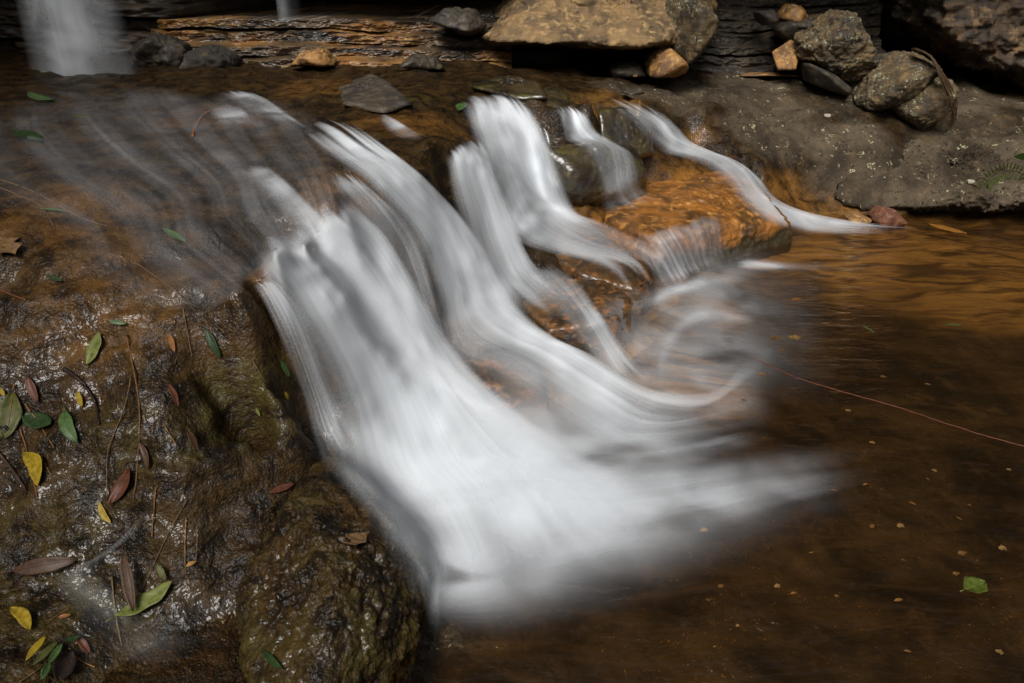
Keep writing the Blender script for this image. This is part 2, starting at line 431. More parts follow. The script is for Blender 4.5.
NR, NC = 560, 620
yy = 0.45 * (9.2 / 0.45) ** np.linspace(0, 1, NR)
uu = np.linspace(-1, 1, NC)
X = uu[None, :] * (yy[:, None] * 1.02 + 0.75)
Y = np.repeat(yy[:, None], NC, 1)
XY = np.column_stack([X.ravel(), Y.ravel()])
Z = terrain_h(XY)
TV = np.column_stack([XY, Z])
TF = grid_faces(NR, NC)
terrain = mesh_obj('terrain', TV, TF, M_terrain, origin=(0, 0, 0), attrs=zone_attrs(TV))
tag(terrain, 'stepped brown stream bedrock with grey platform, wet bank and tea coloured pool bed', 'terrain', kind='structure')

# far ground sheet under and around it
gx = np.linspace(-60, 60, 121); gy = np.linspace(-60, 60, 121)
GX, GY = np.meshgrid(gx, gy)
gP = np.column_stack([GX.ravel(), GY.ravel()])
gz = -0.55 + 0.1 * fbm(np.column_stack([gP, gP[:, 0] * 0]), .2, 3)
gz = gz + 6.0 * smooth(9, 26, np.abs(gP[:, 0] - 1)) + 7.0 * smooth(6, 24, -gP[:, 1])
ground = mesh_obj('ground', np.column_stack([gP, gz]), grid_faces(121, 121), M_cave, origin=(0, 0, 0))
tag(ground, 'dark gorge floor and slopes around the stream', 'ground', kind='structure')

BV_polys, BV_verts = [], []
def bv_add(V, F):
    off = len(BV_verts)
    BV_verts.extend([tuple(v) for v in V])
    BV_polys.extend([[int(i) + off for i in f] for f in F])
bv_add(TV, TF)

# ------------------------------------------------------------------ rocks
_ICO = {}
def ico(sub):
    if sub not in _ICO:
        bm = bmesh.new()
        bmesh.ops.create_icosphere(bm, subdivisions=sub, radius=1)
        _ICO[sub] = (np.array([v.co[:] for v in bm.verts]), [[v.index for v in f.verts] for f in bm.faces])
        bm.free()
    return _ICO[sub]

def hull_rock(name, pts, mat, label, cat='rock', sub=6, sharp=14, rough=0.03, seed=1.0, group=None, strata=0.0, fine=0.4, attrs=None, parent=None, crack=0.0, knob=0.22):
    """a boulder: convex support of the given corner points, rounded, then weathered"""
    pts = [Vector(p) for p in pts]
    c = sum(pts, Vector()) / len(pts)
    bm = bmesh.new()
    for p in pts: bm.verts.new(p - c)
    bmesh.ops.convex_hull(bm, input=bm.verts)
    bm.normal_update()
    pl = []
    for f in bm.faces:
        n = f.normal.copy(); d = n.dot(f.verts[0].co)
        if d < 0: n, d = -n, -d
        if d > 1e-4 and f.calc_area() > 1e-7: pl.append((*n, d))
    bm.free()
    pl = np.array(pl)
    D, F = ico(sub)
    inv = np.clip(D @ pl[:, :3].T / pl[:, 3][None, :], 1e-4, None)
    sharp = sharp * 1.7
    r = (inv ** sharp).sum(1) ** (-1.0 / sharp) * 1.03
    size = np.mean(r)
    V = D * r[:, None]
    Q = V + np.array(c)
    amp = rough * size / 0.3
    disp = amp * fbm(Q / size, 1.3, 3, seed=seed) + knob * amp * fbm(Q / size, 3.5, 3, seed=seed + 3, ridged=True) + fine * amp * fbm(Q / size, 9.0, 4, 0.6, seed=seed + 5)
    if strata: 
        QS = Q / size * np.array([.7, .7, 9.0])
        disp = disp + strata * size * fbm(QS, 1.0, 3, 0.6, seed=seed + 7)
    if crack:
        disp = disp - crack * size * smooth(0.72, 1.0, fbm(Q / size, 1.6, 2, seed=seed + 9, ridged=True))
    V = V + D * disp[:, None]
    W = V + np.array(c)
    bv_add(W, F)
    o = mesh_obj(name, W, F, mat, attrs=attrs(W) if attrs else None, parent=parent)
    if parent is None:
        tag(o, label, cat, group)
    return o

def front(poly, y, thick, inset=0.25, lean=0.0):
    """outline pixels at distance y, with the same outline shrunk in front and behind: gives a boulder real depth"""
    A = [at_y(px, py, y + (q[0] if q else 0)) for px, py, *q in poly]
    c = sum(A, Vector()) / len(A)
    rj = random.Random(int(poly[0][0] * 7 + poly[0][1]))
    B = [c + (a - c) * (1 - inset * rj.uniform(.5, 1.5)) + Vector((0, -thick * rj.uniform(.15, .6), 0)) for a in A]
    C_ = [c + (a - c) * (1 - inset * .6) + Vector((0, thick * 0.8, lean)) for a in A]
    return A + B + C_

def block(top, base_z, grow=0.04):
    """top corners (pixel, height) dropped to base_z, widening a little"""
    A = [at_z(*t) for t in top]
    c = sum(A, Vector()) / len(A)
    B = []
    for a in A:
        d = a - c; d.z = 0
        B.append(Vector((a.x + d.x * grow / max(d.length, .05), a.y + d.y * grow / max(d.length, .05), base_z)))
    return A + B

# steps in the stream
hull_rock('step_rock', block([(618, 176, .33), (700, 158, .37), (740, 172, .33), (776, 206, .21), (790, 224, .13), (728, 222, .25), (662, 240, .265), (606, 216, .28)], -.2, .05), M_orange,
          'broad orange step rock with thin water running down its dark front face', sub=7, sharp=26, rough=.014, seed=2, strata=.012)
hull_rock('step_rock', block([(520, 238, .30), (592, 226, .27), (634, 256, .25), (652, 276, .20), (640, 290, .18), (585, 275, .24)], -.15, .03), M_wetamber,
          'low amber rock edge between the orange step and the square brown boulder', sub=6, sharp=22, rough=.015, seed=3)
hull_rock('step_rock', block([(520, 300, .20), (556, 276, .24), (606, 280, .25), (632, 296, .225), (630, 312, .20), (598, 322, .20), (550, 330, .18)], -.15, .03), M_wetamber,
          'square cornered brown boulder with a vertical wet face amid the lower cascade', sub=6, sharp=24, rough=.013, seed=4, crack=.03)
hull_rock('step_rock', block([(440, 372, .16), (500, 350, .17), (545, 368, .13), (540, 400, .08), (490, 405, .1), (450, 395, .12)], -.2, .08), M_wetamber,
          'low rock half drowned in white water below the falls', sub=5, sharp=16, rough=.02, seed=5)
hull_rock('wedge_rock', [at_z(540, 90, .97), at_z(570, 98, .95), at_z(560, 88, .97), at_z(545, 92, .97), at_y(548, 150, 4.62), at_y(562, 148, 4.7), at_y(560, 105, 4.9), at_y(545, 86, 5.6), at_y(562, 90, 5.6), at_y(565, 150, 5.6), at_y(538, 140, 5.5), at_y(532, 98, 4.9)], M_wetdark,
          'dark upright wet rock wedged beside the tall far cascade', sub=5, sharp=16, rough=.02, seed=6)
hull_rock('wedge_rock', [at_y(546, 147, 4.55), at_y(590, 140, 5.0), at_y(636, 146, 5.0), at_y(646, 176, 4.75), at_y(604, 194, 4.5), at_y(550, 196, 4.45), at_y(548, 147, 5.4), at_y(640, 195, 5.2), at_y(600, 146, 4.65), at_y(560, 215, 4.6), at_y(640, 210, 4.9), at_y(575, 170, 4.4)], M_wetdark,
          'dark rounded boulder under the small far cascade with a film of water', sub=6, sharp=16, rough=.018, seed=7)
hull_rock('wedge_rock', [at_y(598, 112, 4.95), at_y(622, 108, 5.1), at_y(648, 128, 5.1), at_y(652, 152, 5.0), at_y(630, 160, 4.9), at_y(602, 142, 4.85), at_y(600, 108, 5.7), at_y(650, 120, 5.7), at_y(650, 160, 5.7), at_y(600, 150, 5.7)], M_wetdark,
          'dark brown wet rock dividing the small fall from the thin chute', sub=6, sharp=12, rough=.02, seed=11)
hull_rock('shelf_rock', [at_z(338, 88, 1.02), at_z(372, 74, 1.05), at_z(400, 92, 1.03), at_z(412, 104, 1.0), at_z(382, 113, .98), at_z(345, 105, .99), at_y(350, 110, 5.3), at_y(410, 112, 5.3), at_y(370, 100, 6.2), at_y(372, 76, 6.1)], M_shelf,
          'flat wedge of grey rock lying on the wet upper shelf', sub=6, sharp=14, rough=.03, seed=8)
hull_rock('shelf_rock', [at_z(470, 86, 1.02), at_z(500, 76, 1.04), at_z(535, 82, 1.03), at_z(548, 98, .99), at_z(520, 100, .97), at_y(480, 96, 5.4), at_y(540, 104, 5.3), at_y(500, 90, 6.2), at_y(540, 92, 6.1)], M_wetdark,
          'rough dark wet rock on the shelf behind the tall far cascade', sub=6, sharp=14, rough=.035, seed=9)
# the mossy rock close to the camera
hull_rock('mossy_rock', [at_z(300, 478, .24), at_z(345, 462, .22), at_z(392, 505, .19), at_z(425, 560, .10), at_z(434, 600, .0), at_z(420, 650, -.06), at_z(300, 520, .27), at_z(345, 560, .25), at_z(262, 545, .19),
                         at_z(238, 600, .10), at_z(250, 690, .06), at_z(330, 640, .19), at_z(400, 700, -.05), at_z(300, 760, .05), at_z(240, 640, -.3), at_z(430, 640, -.3), at_z(300, 460, -.1), at_z(400, 520, -.2), at_z(380, 800, -.2), at_z(290, 800, -.2)], M_terrain,
          'dark mossy wet rock beside the foot of the falls, glinting on top', sub=7, sharp=10, rough=.026, seed=10, fine=.5, attrs=lambda W: {'dry': np.zeros(len(W)), 'wet': np.ones(len(W)), 'amber': np.zeros(len(W)), 'moss': np.clip(.22 + .6 * fbm(W, 3.0, 3, seed=33), 0, 1), 'pool': np.zeros(len(W))})

# rock ledge wall behind the shelf: receding beds
BED = .11
def ledge(name, x0, x1, y0, z0, z1, nx, nz, mat, label, seed, recede=0.9, back=7.0, turn=0.0, turn_l=0.0, amp=.13):
    xs = np.linspace(x0, x1, nx); zs = np.linspace(z0, z1, nz)
    XX, ZZ = np.meshgrid(xs, zs)
    P = np.column_stack([XX.ravel(), XX.ravel() * 0, ZZ.ravel()])
    bed = ZZ.ravel() / BED + 0.9 * fbm(P, .55, 3, seed=seed) 
    k = np.floor(bed); fr = bed - k
    step = np.column_stack([XX.ravel() * 1.1 + 0, k * 7.31, k * 0])
    o = fbm(step, 1.0, 4, .55, seed=seed + 1)
    y = y0 + recede * (k * BED - z0) + amp * o + .10 * smooth(.72, 1.0, fr) + 0.03 * fbm(P * np.array([1, 1, 3]), 7, 4, .6, seed=seed + 2) + .35 * fbm(P, .35, 2, seed=seed + 4)
    zz = ZZ.ravel() + 0.012 * fbm(P, 4, 2, seed=seed + 3)
    y = y + turn * smooth(x1 - 1.0, x1, XX.ravel()) ** 2 + turn_l * smooth(x0 + 1.1, x0, XX.ravel()) ** 2
    V = np.column_stack([XX.ravel(), y, zz]).reshape(nz, nx, 3)
    top = V[-1:].copy(); top[..., 1] += back; top[..., 2] += .05
    V = np.concatenate([V, top]).reshape(-1, 3)
    F = grid_faces(nz + 1, nx)[:, ::-1]
    bv_add(V, F)
    o = mesh_obj(name, V, F, mat)
    return tag(o, label, 'rock ledge')

def ledge_mat():
    g = G('banded_ledge_rock')
    v = g.obj()
    sv = g.map(v, (.9, .9, 16.0))
    s1 = g.noise(sv, 1.3, 6, .65, .4)
    c2 = g.noise(v, 7, 6, .65)
    c3 = g.noise(v, 45, 4, .7)
    bx = g.noise(g.map(v, (.8, .8, 3.0)), 1.1, 3, .5)
    col = g.mix(g.ramp(s1, .4, .62), (.02, .015, .010), (.10, .06, .026))
    om = g.math('MULTIPLY', g.ramp(bx, .44, .56), g.ramp(s1, .40, .52), True)
    col = g.mix(om, col, g.mix(g.ramp(c2, .4, .62), (.22, .09, .018), (.28, .16, .05)))
    col = g.mix(g.ramp(c3, .55, .75, 0, .6), col, (.025, .02, .015))
    col = g.mix(g.ramp(c2, .62, .74, 0, .7), col, (.24, .19, .13))
    nrm = g.bump(g.math('ADD', s1, g.math('MULTIPLY', c3, .4)), .8, .02)
    return g.end(g.bsdf(col, .5, nrm, .5, .35, .15))
M_ledge = ledge_mat()
M_brownwall = rock_mat('brown_wall_rock', (0.055, 0.036, 0.018), (0.02, 0.014, 0.009), (0.085, 0.055, 0.026), 0.35, 0.7, 0.05, 0, 0.2, 0.9)
ledge('rock_ledge', -3.9, 0.0, 6.35, .92, 1.38, 420, 170, M_ledge, 'low banded orange and brown rock ledge behind the shelf, trickles on it', 31, .9, 6.0, 0, 1.2)
ledge('rock_ledge', 1.5, 3.7, 7.3, .75, 2.2, 260, 200, M_dark, 'dark purplish layered rock face between the great slab and the lichened boulder', 41, .5, 5.0, 0, 0, .07)
ledge('rock_ledge', -9.0, -2.3, 6.75, .9, 3.2, 300, 260, M_brownwall, 'dark brown wet rock wall behind the tall white cascade', 51, .25, 5.0, 2.5)

# cave roof, back wall and side cliffs
def slab(name, pts, mat, label, cat, **kw):
    return hull_rock(name, pts, mat, label, cat, **kw)
def box_pts(x0, x1, y0, y1, z0, z1):
    return [(x, y, z) for x in (x0, x1) for y in (y0, y1) for z in (z0, z1)]
slab('cave_roof', box_pts(-14, 14, 6.0, 20, 2.7, 13.0) + [(-14, 9, 14), (14, 9, 14)], M_cave, 'great dark rock roof of the overhang over the stream, raised and extended for shade', 'rock overhang', sub=6, sharp=30, rough=.004, seed=60)  # above the frame; height and front lip extended to darken reflections and the back
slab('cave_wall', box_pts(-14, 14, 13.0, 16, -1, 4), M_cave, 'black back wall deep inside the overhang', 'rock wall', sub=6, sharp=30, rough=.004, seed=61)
slab('cliff', box_pts(-14, -5.0, -7.0, 16, -1, 6.5), M_cave, 'unseen dark side cliff beyond the upper shelf, extended to shade the left bank', 'cliff', sub=6, sharp=24, rough=.01, seed=62)  # out of frame; run on past the camera to keep sky off the left bank
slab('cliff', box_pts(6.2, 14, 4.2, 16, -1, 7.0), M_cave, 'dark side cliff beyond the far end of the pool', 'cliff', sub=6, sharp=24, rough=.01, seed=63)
slab('overhang_rock', front([(880, -30), (892, 14), (925, 48), (960, 68), (1000, 84), (1060, 86), (1200, 60), (1200, -160), (890, -160)], 7.4, 1.6, .12), M_over, 'rough brown rock overhang above the dark hollow, its lower edge lit', 'rock overhang', sub=7, sharp=12, rough=.035, seed=64, strata=.03, fine=.5, crack=.05)

# the great slab and boulders
big = hull_rock('great_boulder', [at_y(488, 44, 6.15), at_y(512, 22, 6.3), at_y(556, -8, 6.7), at_y(700, -14, 6.9), at_y(712, 22, 6.7), at_y(690, 46, 6.45), at_y(640, 46, 6.15), at_y(560, 44, 6.05), at_y(660, 40, 6.15),
                                  at_y(520, 46, 8.0), at_y(690, 50, 8.0), at_y(480, 30, 8.0), at_y(556, -60, 8.2), at_y(720, -60, 8.2)], M_sand, 'great sandy boulder slab overhanging a black hollow', 'boulder', sub=7, sharp=18, rough=.03, seed=70, strata=.02, crack=.05)
hull_rock('boulder', front([(668, 0), (690, -8), (712, 14), (710, 40), (692, 62), (680, 66), (664, 40)], 6.5, .8, .3), M_lichen, 'grey green mottled boulder joined to the end of the great slab', 'boulder', sub=6, sharp=12, rough=.03, seed=71)
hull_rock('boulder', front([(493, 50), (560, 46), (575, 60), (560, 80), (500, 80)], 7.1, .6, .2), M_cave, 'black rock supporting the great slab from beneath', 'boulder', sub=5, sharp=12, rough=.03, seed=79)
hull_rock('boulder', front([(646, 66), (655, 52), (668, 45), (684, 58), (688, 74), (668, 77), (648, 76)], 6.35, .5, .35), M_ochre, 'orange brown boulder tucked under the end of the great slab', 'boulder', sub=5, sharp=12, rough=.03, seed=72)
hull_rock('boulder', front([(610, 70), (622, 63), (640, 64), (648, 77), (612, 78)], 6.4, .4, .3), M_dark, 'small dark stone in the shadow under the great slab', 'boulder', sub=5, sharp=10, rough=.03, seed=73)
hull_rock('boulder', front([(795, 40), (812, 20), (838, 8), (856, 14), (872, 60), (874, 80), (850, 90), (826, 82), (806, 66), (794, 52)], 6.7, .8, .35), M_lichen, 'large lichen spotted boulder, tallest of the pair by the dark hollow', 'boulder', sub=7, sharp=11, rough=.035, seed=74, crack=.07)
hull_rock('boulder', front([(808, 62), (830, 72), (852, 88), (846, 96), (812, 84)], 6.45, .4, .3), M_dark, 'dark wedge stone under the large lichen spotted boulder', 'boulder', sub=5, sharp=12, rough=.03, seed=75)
hull_rock('boulder', front([(852, 82), (866, 70), (884, 74), (882, 92), (858, 96)], 6.6, .4, .35), M_lichen, 'small olive boulder between the two lichened boulders', 'boulder', sub=5, sharp=10, rough=.03, seed=76)
hull_rock('boulder', front([(855, 100), (872, 74), (895, 54), (918, 52), (930, 64), (912, 82), (896, 106), (880, 112), (860, 110)], 6.3, .6, .35), M_lichen, 'tilted boulder crusted with pale lichen beneath the dry fronds', 'boulder', sub=6, sharp=12, rough=.03, seed=77)
hull_rock('boulder', front([(894, 104), (916, 80), (950, 78), (952, 96), (940, 118), (918, 130), (900, 116)], 6.15, .5, .35), M_lichen, 'angular brown boulder leaning on the lichen crusted one', 'boulder', sub=6, sharp=16, rough=.025, seed=78)
for i, (poly, mt, lb) in enumerate([
    ([(778, 18), (790, 3), (804, 8), (808, 20), (790, 26)], M_ochre, 'topmost small brown stone in the pile beside the large boulder'),
    ([(776, 30), (786, 18), (804, 22), (806, 36), (784, 40)], M_dark, 'small dark stone in the pile beside the large boulder'),
    ([(792, 24), (806, 18), (816, 22), (808, 30), (796, 32)], M_grey, 'flat greyish stone at the top of the pile by the large boulder'),
    ([(758, 12), (774, 10), (778, 22), (764, 26)], M_cave, 'blackish stone left of the small stone pile'),
]):
    hull_rock('stone', front(poly, 7.0 - .05 * i, .3, .3), mt, lb, 'stone', sub=4, sharp=11, rough=.04, seed=80 + i, group='stones piled beside the large boulder')
hull_rock('slab_stone', [at_y(772, 52, 6.8), at_y(790, 40, 6.8), at_y(800, 46, 6.8), at_y(796, 70, 6.6), at_y(778, 70, 6.6), at_y(774, 56, 7.0), at_y(796, 44, 7.1), at_y(795, 70, 7.0), at_y(778, 70, 7.0)], M_ochre, 'ochre slab stone leaning against the large lichened boulder', 'stone', sub=5, sharp=20, rough=.012, seed=88)
hull_rock('flat_stone', [at_z(738, 72, .9), at_z(800, 73, .9), at_z(798, 76, .9), at_z(740, 76, .9), at_z(738, 76, .86), at_z(800, 77, .86), at_z(770, 71, .88)], M_ochre, 'flat pale orange stone lying on the platform below the leaning slab', 'stone', sub=5, sharp=22, rough=.008, seed=89)
for i, (poly, mt, lb) in enumerate([
    ([(128, 72), (136, 44), (158, 36), (182, 46), (188, 74)], M_dark, 'blackish block at the foot of the brown wall beside the tall misty fall'),
    ([(180, 74), (190, 52), (212, 46), (232, 58), (236, 75)], M_cave, 'low dark block at the broken end of the banded ledge'),
    ([(290, 66), (300, 52), (322, 50), (334, 66)], M_ochre, 'tan block at the foot of the ledge under the faint thin fall'),
    ([(398, 66), (412, 56), (436, 58), (444, 70)], M_shelf, 'small brown block at the foot of the ledge, nearest the great slab'),
    ([(428, 22), (446, 8), (474, 10), (488, 26), (470, 34)], M_dark, 'dark rough block sitting on top of the banded ledge'),
]):
    hull_rock('ledge_block', front(poly, 6.15 if i != 4 else 6.6, .35, .3), mt, lb, 'rock', sub=5, sharp=12, rough=.05, seed=120 + i, strata=.02)
# rocks along the pool edge
hull_rock('boulder', [at_z(835, 185, .2), at_z(870, 160, .36), at_z(930, 140, .47), at_z(1000, 122, .56), at_z(1060, 130, .56), at_z(1060, 200, .15), at_z(1000, 206, .06), at_z(930, 208, .04), at_z(862, 210, .04), at_z(842, 204, .08), at_z(850, 214, -.1), at_z(1000, 214, -.1), at_z(1060, 214, -.1), at_z(960, 110, .5), at_z(1060, 110, .5)],
          M_terrain, 'broad grey boulder with lichen dots at the far edge of the pool', 'boulder', sub=7, sharp=12, rough=.04, seed=90, fine=.5, crack=.06, attrs=lambda W: {'dry': np.ones(len(W)) * .95, 'wet': np.ones(len(W)) * .1, 'amber': np.zeros(len(W)), 'moss': np.zeros(len(W)), 'pool': np.zeros(len(W))})
hull_rock('stone', front([(873, 220), (884, 209), (895, 210), (908, 223), (900, 228), (878, 228)], 5.2, .22, .35), M_red, 'reddish stone standing at the far edge of the pool', 'stone', sub=5, sharp=10, rough=.025, seed=91)
hull_rock('stone', front([(848, 220), (858, 215), (872, 219), (870, 226), (852, 226)], 5.25, .2, .35), M_ochre, 'low tan stone half under water beside the reddish one', 'stone', sub=4, sharp=9, rough=.02, seed=92)

BV = BVHTree.FromPolygons(BV_verts, BV_polys)
CAM = Vector((0, 0, CAM_H))
# ------------------------------------------------------------------ water
def silk_mat(name, ku, kv, streak=0.6, fine=0.3, col=(0.78, 0.82, 0.86), seed=0.0, dist=0.15, power=1.0, wisp=0.4):
    """long-exposure water: a translucent white veil whose streaks run along the flow (UV v)"""
    g = G(name)
    uv = g.uv()
    dens = g.attr('dens')
    wis = g.noise(g.map(g.obj(), (1, 1, 1), (seed, 0, 0)), 3.2, 2, 0.5, 0.4)
    dens = g.math('MULTIPLY', dens, g.ramp(wis, 0.25, 0.7, 1 - wisp, 1 + .4 * wisp), True)
    s1 = g.noise(g.map(uv, (ku, kv, 1), (seed, seed * .7, seed)), 1.0, 2, 0.5, dist)
    s2 = g.noise(g.map(uv, (ku * 4.0, kv * 1.3, 1), (seed + 3, seed, 0)), 1.0, 1, 0.5, dist * .5)
    f1 = g.ramp(s1, 0.30, 0.68)
    f2 = g.ramp(s2, 0.28, 0.70)
    m = g.math('MULTIPLY', g.math('ADD', g.math('MULTIPLY', f1, streak), 1 - streak), g.math('ADD', g.math('MULTIPLY', f2, fine), 1 - fine))
    a = g.math('MULTIPLY', g.math('POWER', dens, power), m)
    # dense water stays dense: the streaks bite at middling density only
    a = g.math('ADD', a, g.math('MULTIPLY', g.math('MULTIPLY', dens, dens), g.math('MULTIPLY', g.math('SUBTRACT', dens, a), 0.85)), True)
    tr = g.n('BsdfTransparent').outputs[0]
    df = g.n('BsdfDiffuse'); g.put(df.inputs['Color'], col)
    tl = g.n('BsdfTranslucent'); g.put(tl.inputs['Color'], col)
    mx = g.n('MixShader'); g.put(mx.inputs[0], 0.18)
    g.t.links.new(df.outputs[0], mx.inputs[1]); g.t.links.new(tl.outputs[0], mx.inputs[2])
    m2 = g.n('MixShader'); g.put(m2.inputs[0], a)
    g.t.links.new(tr, m2.inputs[1]); g.t.links.new(mx.outputs[0], m2.inputs[2])
    return g.end(m2.outputs[0])

M_fall = silk_mat('white_fall_water', 7, 0.6, 0.50, 0.20, wisp=.22)
M_fall2 = silk_mat('white_fall_veil', 11, 0.7, 0.6, 0.25, seed=4.0, wisp=.25)
M_film = silk_mat('thin_stream_film', 10, 0.8, 0.8, 0.45, (0.66, 0.68, 0.72), seed=8.0, dist=.25)
M_foam = silk_mat('foam_water', 3, 1.2, 0.35, 0.15, seed=12.0, dist=.6, wisp=.5, power=1.4)
M_rear = silk_mat('rear_fall_water', 6, 0.2, 0.45, 0.15, seed=16.0)

def catmull(P, n):
    """resample control rows P (m, k) to n points, even in index"""
    P = np.asarray(P, dtype=float)
    m = len(P)
    t = np.linspace(0, m - 1 - 1e-9, n)
    i = np.floor(t).astype(int); f = (t - i)[:, None] if P.ndim == 2 else (t - i)[:, None, None]
    p0, p1, p2, p3 = (P[np.clip(i + k, 0, m - 1)] for k in (-1, 0, 1, 2))
    return 0.5 * (2 * p1 + (p2 - p0) * f + (2 * p0 - 5 * p1 + 4 * p2 - p3) * f * f + (3 * p1 - p0 - 3 * p2 + p3) * f ** 3)

def cast(px, py, pool=True):
    d = pdir(px, py); L = d.length; d = d / L
    h = BV.ray_cast(CAM, d, 40)
    t = h[3] if h[0] is not None else 12.0
    if pool and d.z < 0: t = min(t, -CAM_H / d.z)
    return t, d

def drape(rows, nu=40, nv=60, lift=0.02, smooth_it=26, pool=True, tail=.2, ufade=.12):
    R = [catmull(r, nu) for r in rows]
    Gd = catmull(np.array(R), nv)                    # nv x nu x 3
    D = np.zeros((nv, nu)); U = np.zeros((nv, nu, 3))
    for j in range(nv):
        for i in range(nu):
            t, d = cast(Gd[j, i, 0], Gd[j, i, 1], pool)
            D[j, i] = t; U[j, i] = d
    lim = D - lift
    d = lim.copy()
    for _ in range(smooth_it):
        p = np.pad(d, 1, mode='edge')
        d = np.minimum(lim, (p[:-2, 1:-1] + p[2:, 1:-1] + p[1:-1, :-2] + p[1:-1, 2:]) / 4)
    d = d - lift * .5
    for _ in range(3):
        p = np.pad(d, 1, mode='edge')
        d = (p[:-2, 1:-1] + p[2:, 1:-1] + p[1:-1, :-2] + p[1:-1, 2:] + 2 * d) / 6
    V = np.array(CAM)[None, None, :] + U * d[:, :, None]
    a = np.clip(Gd[:, :, 2], 0, 1)
    fu, fv = np.linspace(0, 1, nu), np.linspace(0, 1, nv)
    uw = np.column_stack([fu * 9 + rows[0][0][0], fu * 0 + rows[0][0][1], fu * 0])
    j0, j1 = .10 * fbm(uw, 1.0, 2), .12 * fbm(uw + 40, .7, 2)
    vs = fv[:, None]
    a = a * (smooth(0, ufade, fu) * smooth(1, 1 - ufade, fu))[None, :] * smooth(.02, .15, vs - np.clip(j0, -.05, .12)[None, :]) * smooth(1, 1 - tail, vs + np.clip(j1, -.05, .12)[None, :])
    uu_, vv_ = np.meshgrid(np.linspace(0, 1, nu), np.linspace(0, 1, nv))
    return V.reshape(-1, 3), grid_faces(nv, nu), a.ravel(), np.column_stack([uu_.ravel(), vv_.ravel()])

def flow(name, rows, mat, label=None, cat=None, kind=None, nu=40, nv=60, lift=0.02, veil=None, veil_mat=None, group=None, gain=1.0, smooth_it=26, pool=True, parent=None, uvs=(1, 1), tail=.2, ufade=.12):
    V, F, a, uv = drape(rows, nu, nv, lift, smooth_it, pool, tail, ufade)
    o = mesh_obj(name, V, F, mat, attrs={'dens': np.clip(a * gain, 0, 1)}, uv=uv * np.array(uvs), parent=parent)
    if parent is None: tag(o, label, cat, group, kind)
    for k, (lf, gn) in enumerate(veil or []):
        V2, F2, a2, uv2 = drape(rows, nu, nv, lf, smooth_it + 20, pool, tail, ufade)
        mesh_obj('veil', V2, F2, veil_mat or mat, attrs={'dens': np.clip(a2 * gn, 0, 1)}, uv=uv2 * np.array(uvs) + .37 * (k + 1), parent=o)
    return o

# pool water: a tea coloured sheet, rippled softly along the current
def pool_mat():
    g = G('pool_water')
    v = g.obj()
    w = g.noise(g.map(v, (1.6, 5.0, 1)), 2.2, 4, .55, .8)
    w2 = g.noise(g.map(v, (4, 12, 1)), 3.0, 3, .55, .6)
    nrm = g.bump(g.math('ADD', w, g.math('MULTIPLY', w2, .4)), .5, .04)
    tr = g.n('BsdfTransparent'); g.put(tr.inputs['Color'], (.86, .74, .56))
    gl = g.n('BsdfGlossy'); g.put(gl.inputs['Color'], (1, 1, 1)); g.put(gl.inputs['Roughness'], .06); g.put(gl.inputs['Normal'], nrm)
    fr = g.n('Fresnel'); g.put(fr.inputs['IOR'], 1.33); g.put(fr.inputs['Normal'], nrm)
    mx = g.n('MixShader'); g.put(mx.inputs[0], fr.outputs[0])
    g.t.links.new(tr.outputs[0], mx.inputs[1]); g.t.links.new(gl.outputs[0], mx.inputs[2])
    return g.end(mx.outputs[0])
M_pool = pool_mat()
pw = mesh_obj('pool_water', [(-1.6, -2, 0), (8, -2, 0), (8, 7, 0), (-1.6, 7, 0)], [[0, 1, 2, 3]], M_pool, origin=(0, 0, 0))
tag(pw, 'dark tea brown pool water spreading right of the falls', 'water', kind='structure')

# thin film sliding over the upper shelf
flow('stream_water', [
    [(-70, 120, .0), (10, 98, .2), (80, 88, .3), (150, 86, .25), (215, 90, .4), (270, 98, .15), (310, 106, 0)],
    [(-70, 165, .1), (10, 135, .4), (85, 118, .35), (165, 108, .3), (235, 106, .45), (290, 116, .3), (330, 122, 0)],
    [(-40, 200, .05), (50, 180, .35), (125, 158, .45), (195, 142, .35), (250, 136, .35), (300, 136, .3), (345, 140, .1)],
    [(40, 230, 0), (110, 218, .35), (175, 196, .45), (232, 178, .4), (275, 168, .35), (318, 162, .3), (360, 162, .1)],
    [(60, 272, 0), (130, 258, .25), (190, 236, .4), (245, 214, .4), (292, 200, .35), (330, 191, .35), (365, 188, .1)],
    [(110, 302, 0), (170, 290, .2), (225, 266, .4), (268, 244, .45), (302, 228, .45), (335, 213, .5), (362, 206, .1)],
    [(150, 326, 0), (205, 312, .1), (248, 288, .3), (278, 266, .5), (302, 252, .5), (328, 236, .6), (364, 216, .1)]],
    M_film, 'brown and silver film of water sliding over the upper shelf', 'water', kind='structure', nu=100, nv=90, lift=.022, gain=.37, uvs=(1.4, 1), tail=.1)
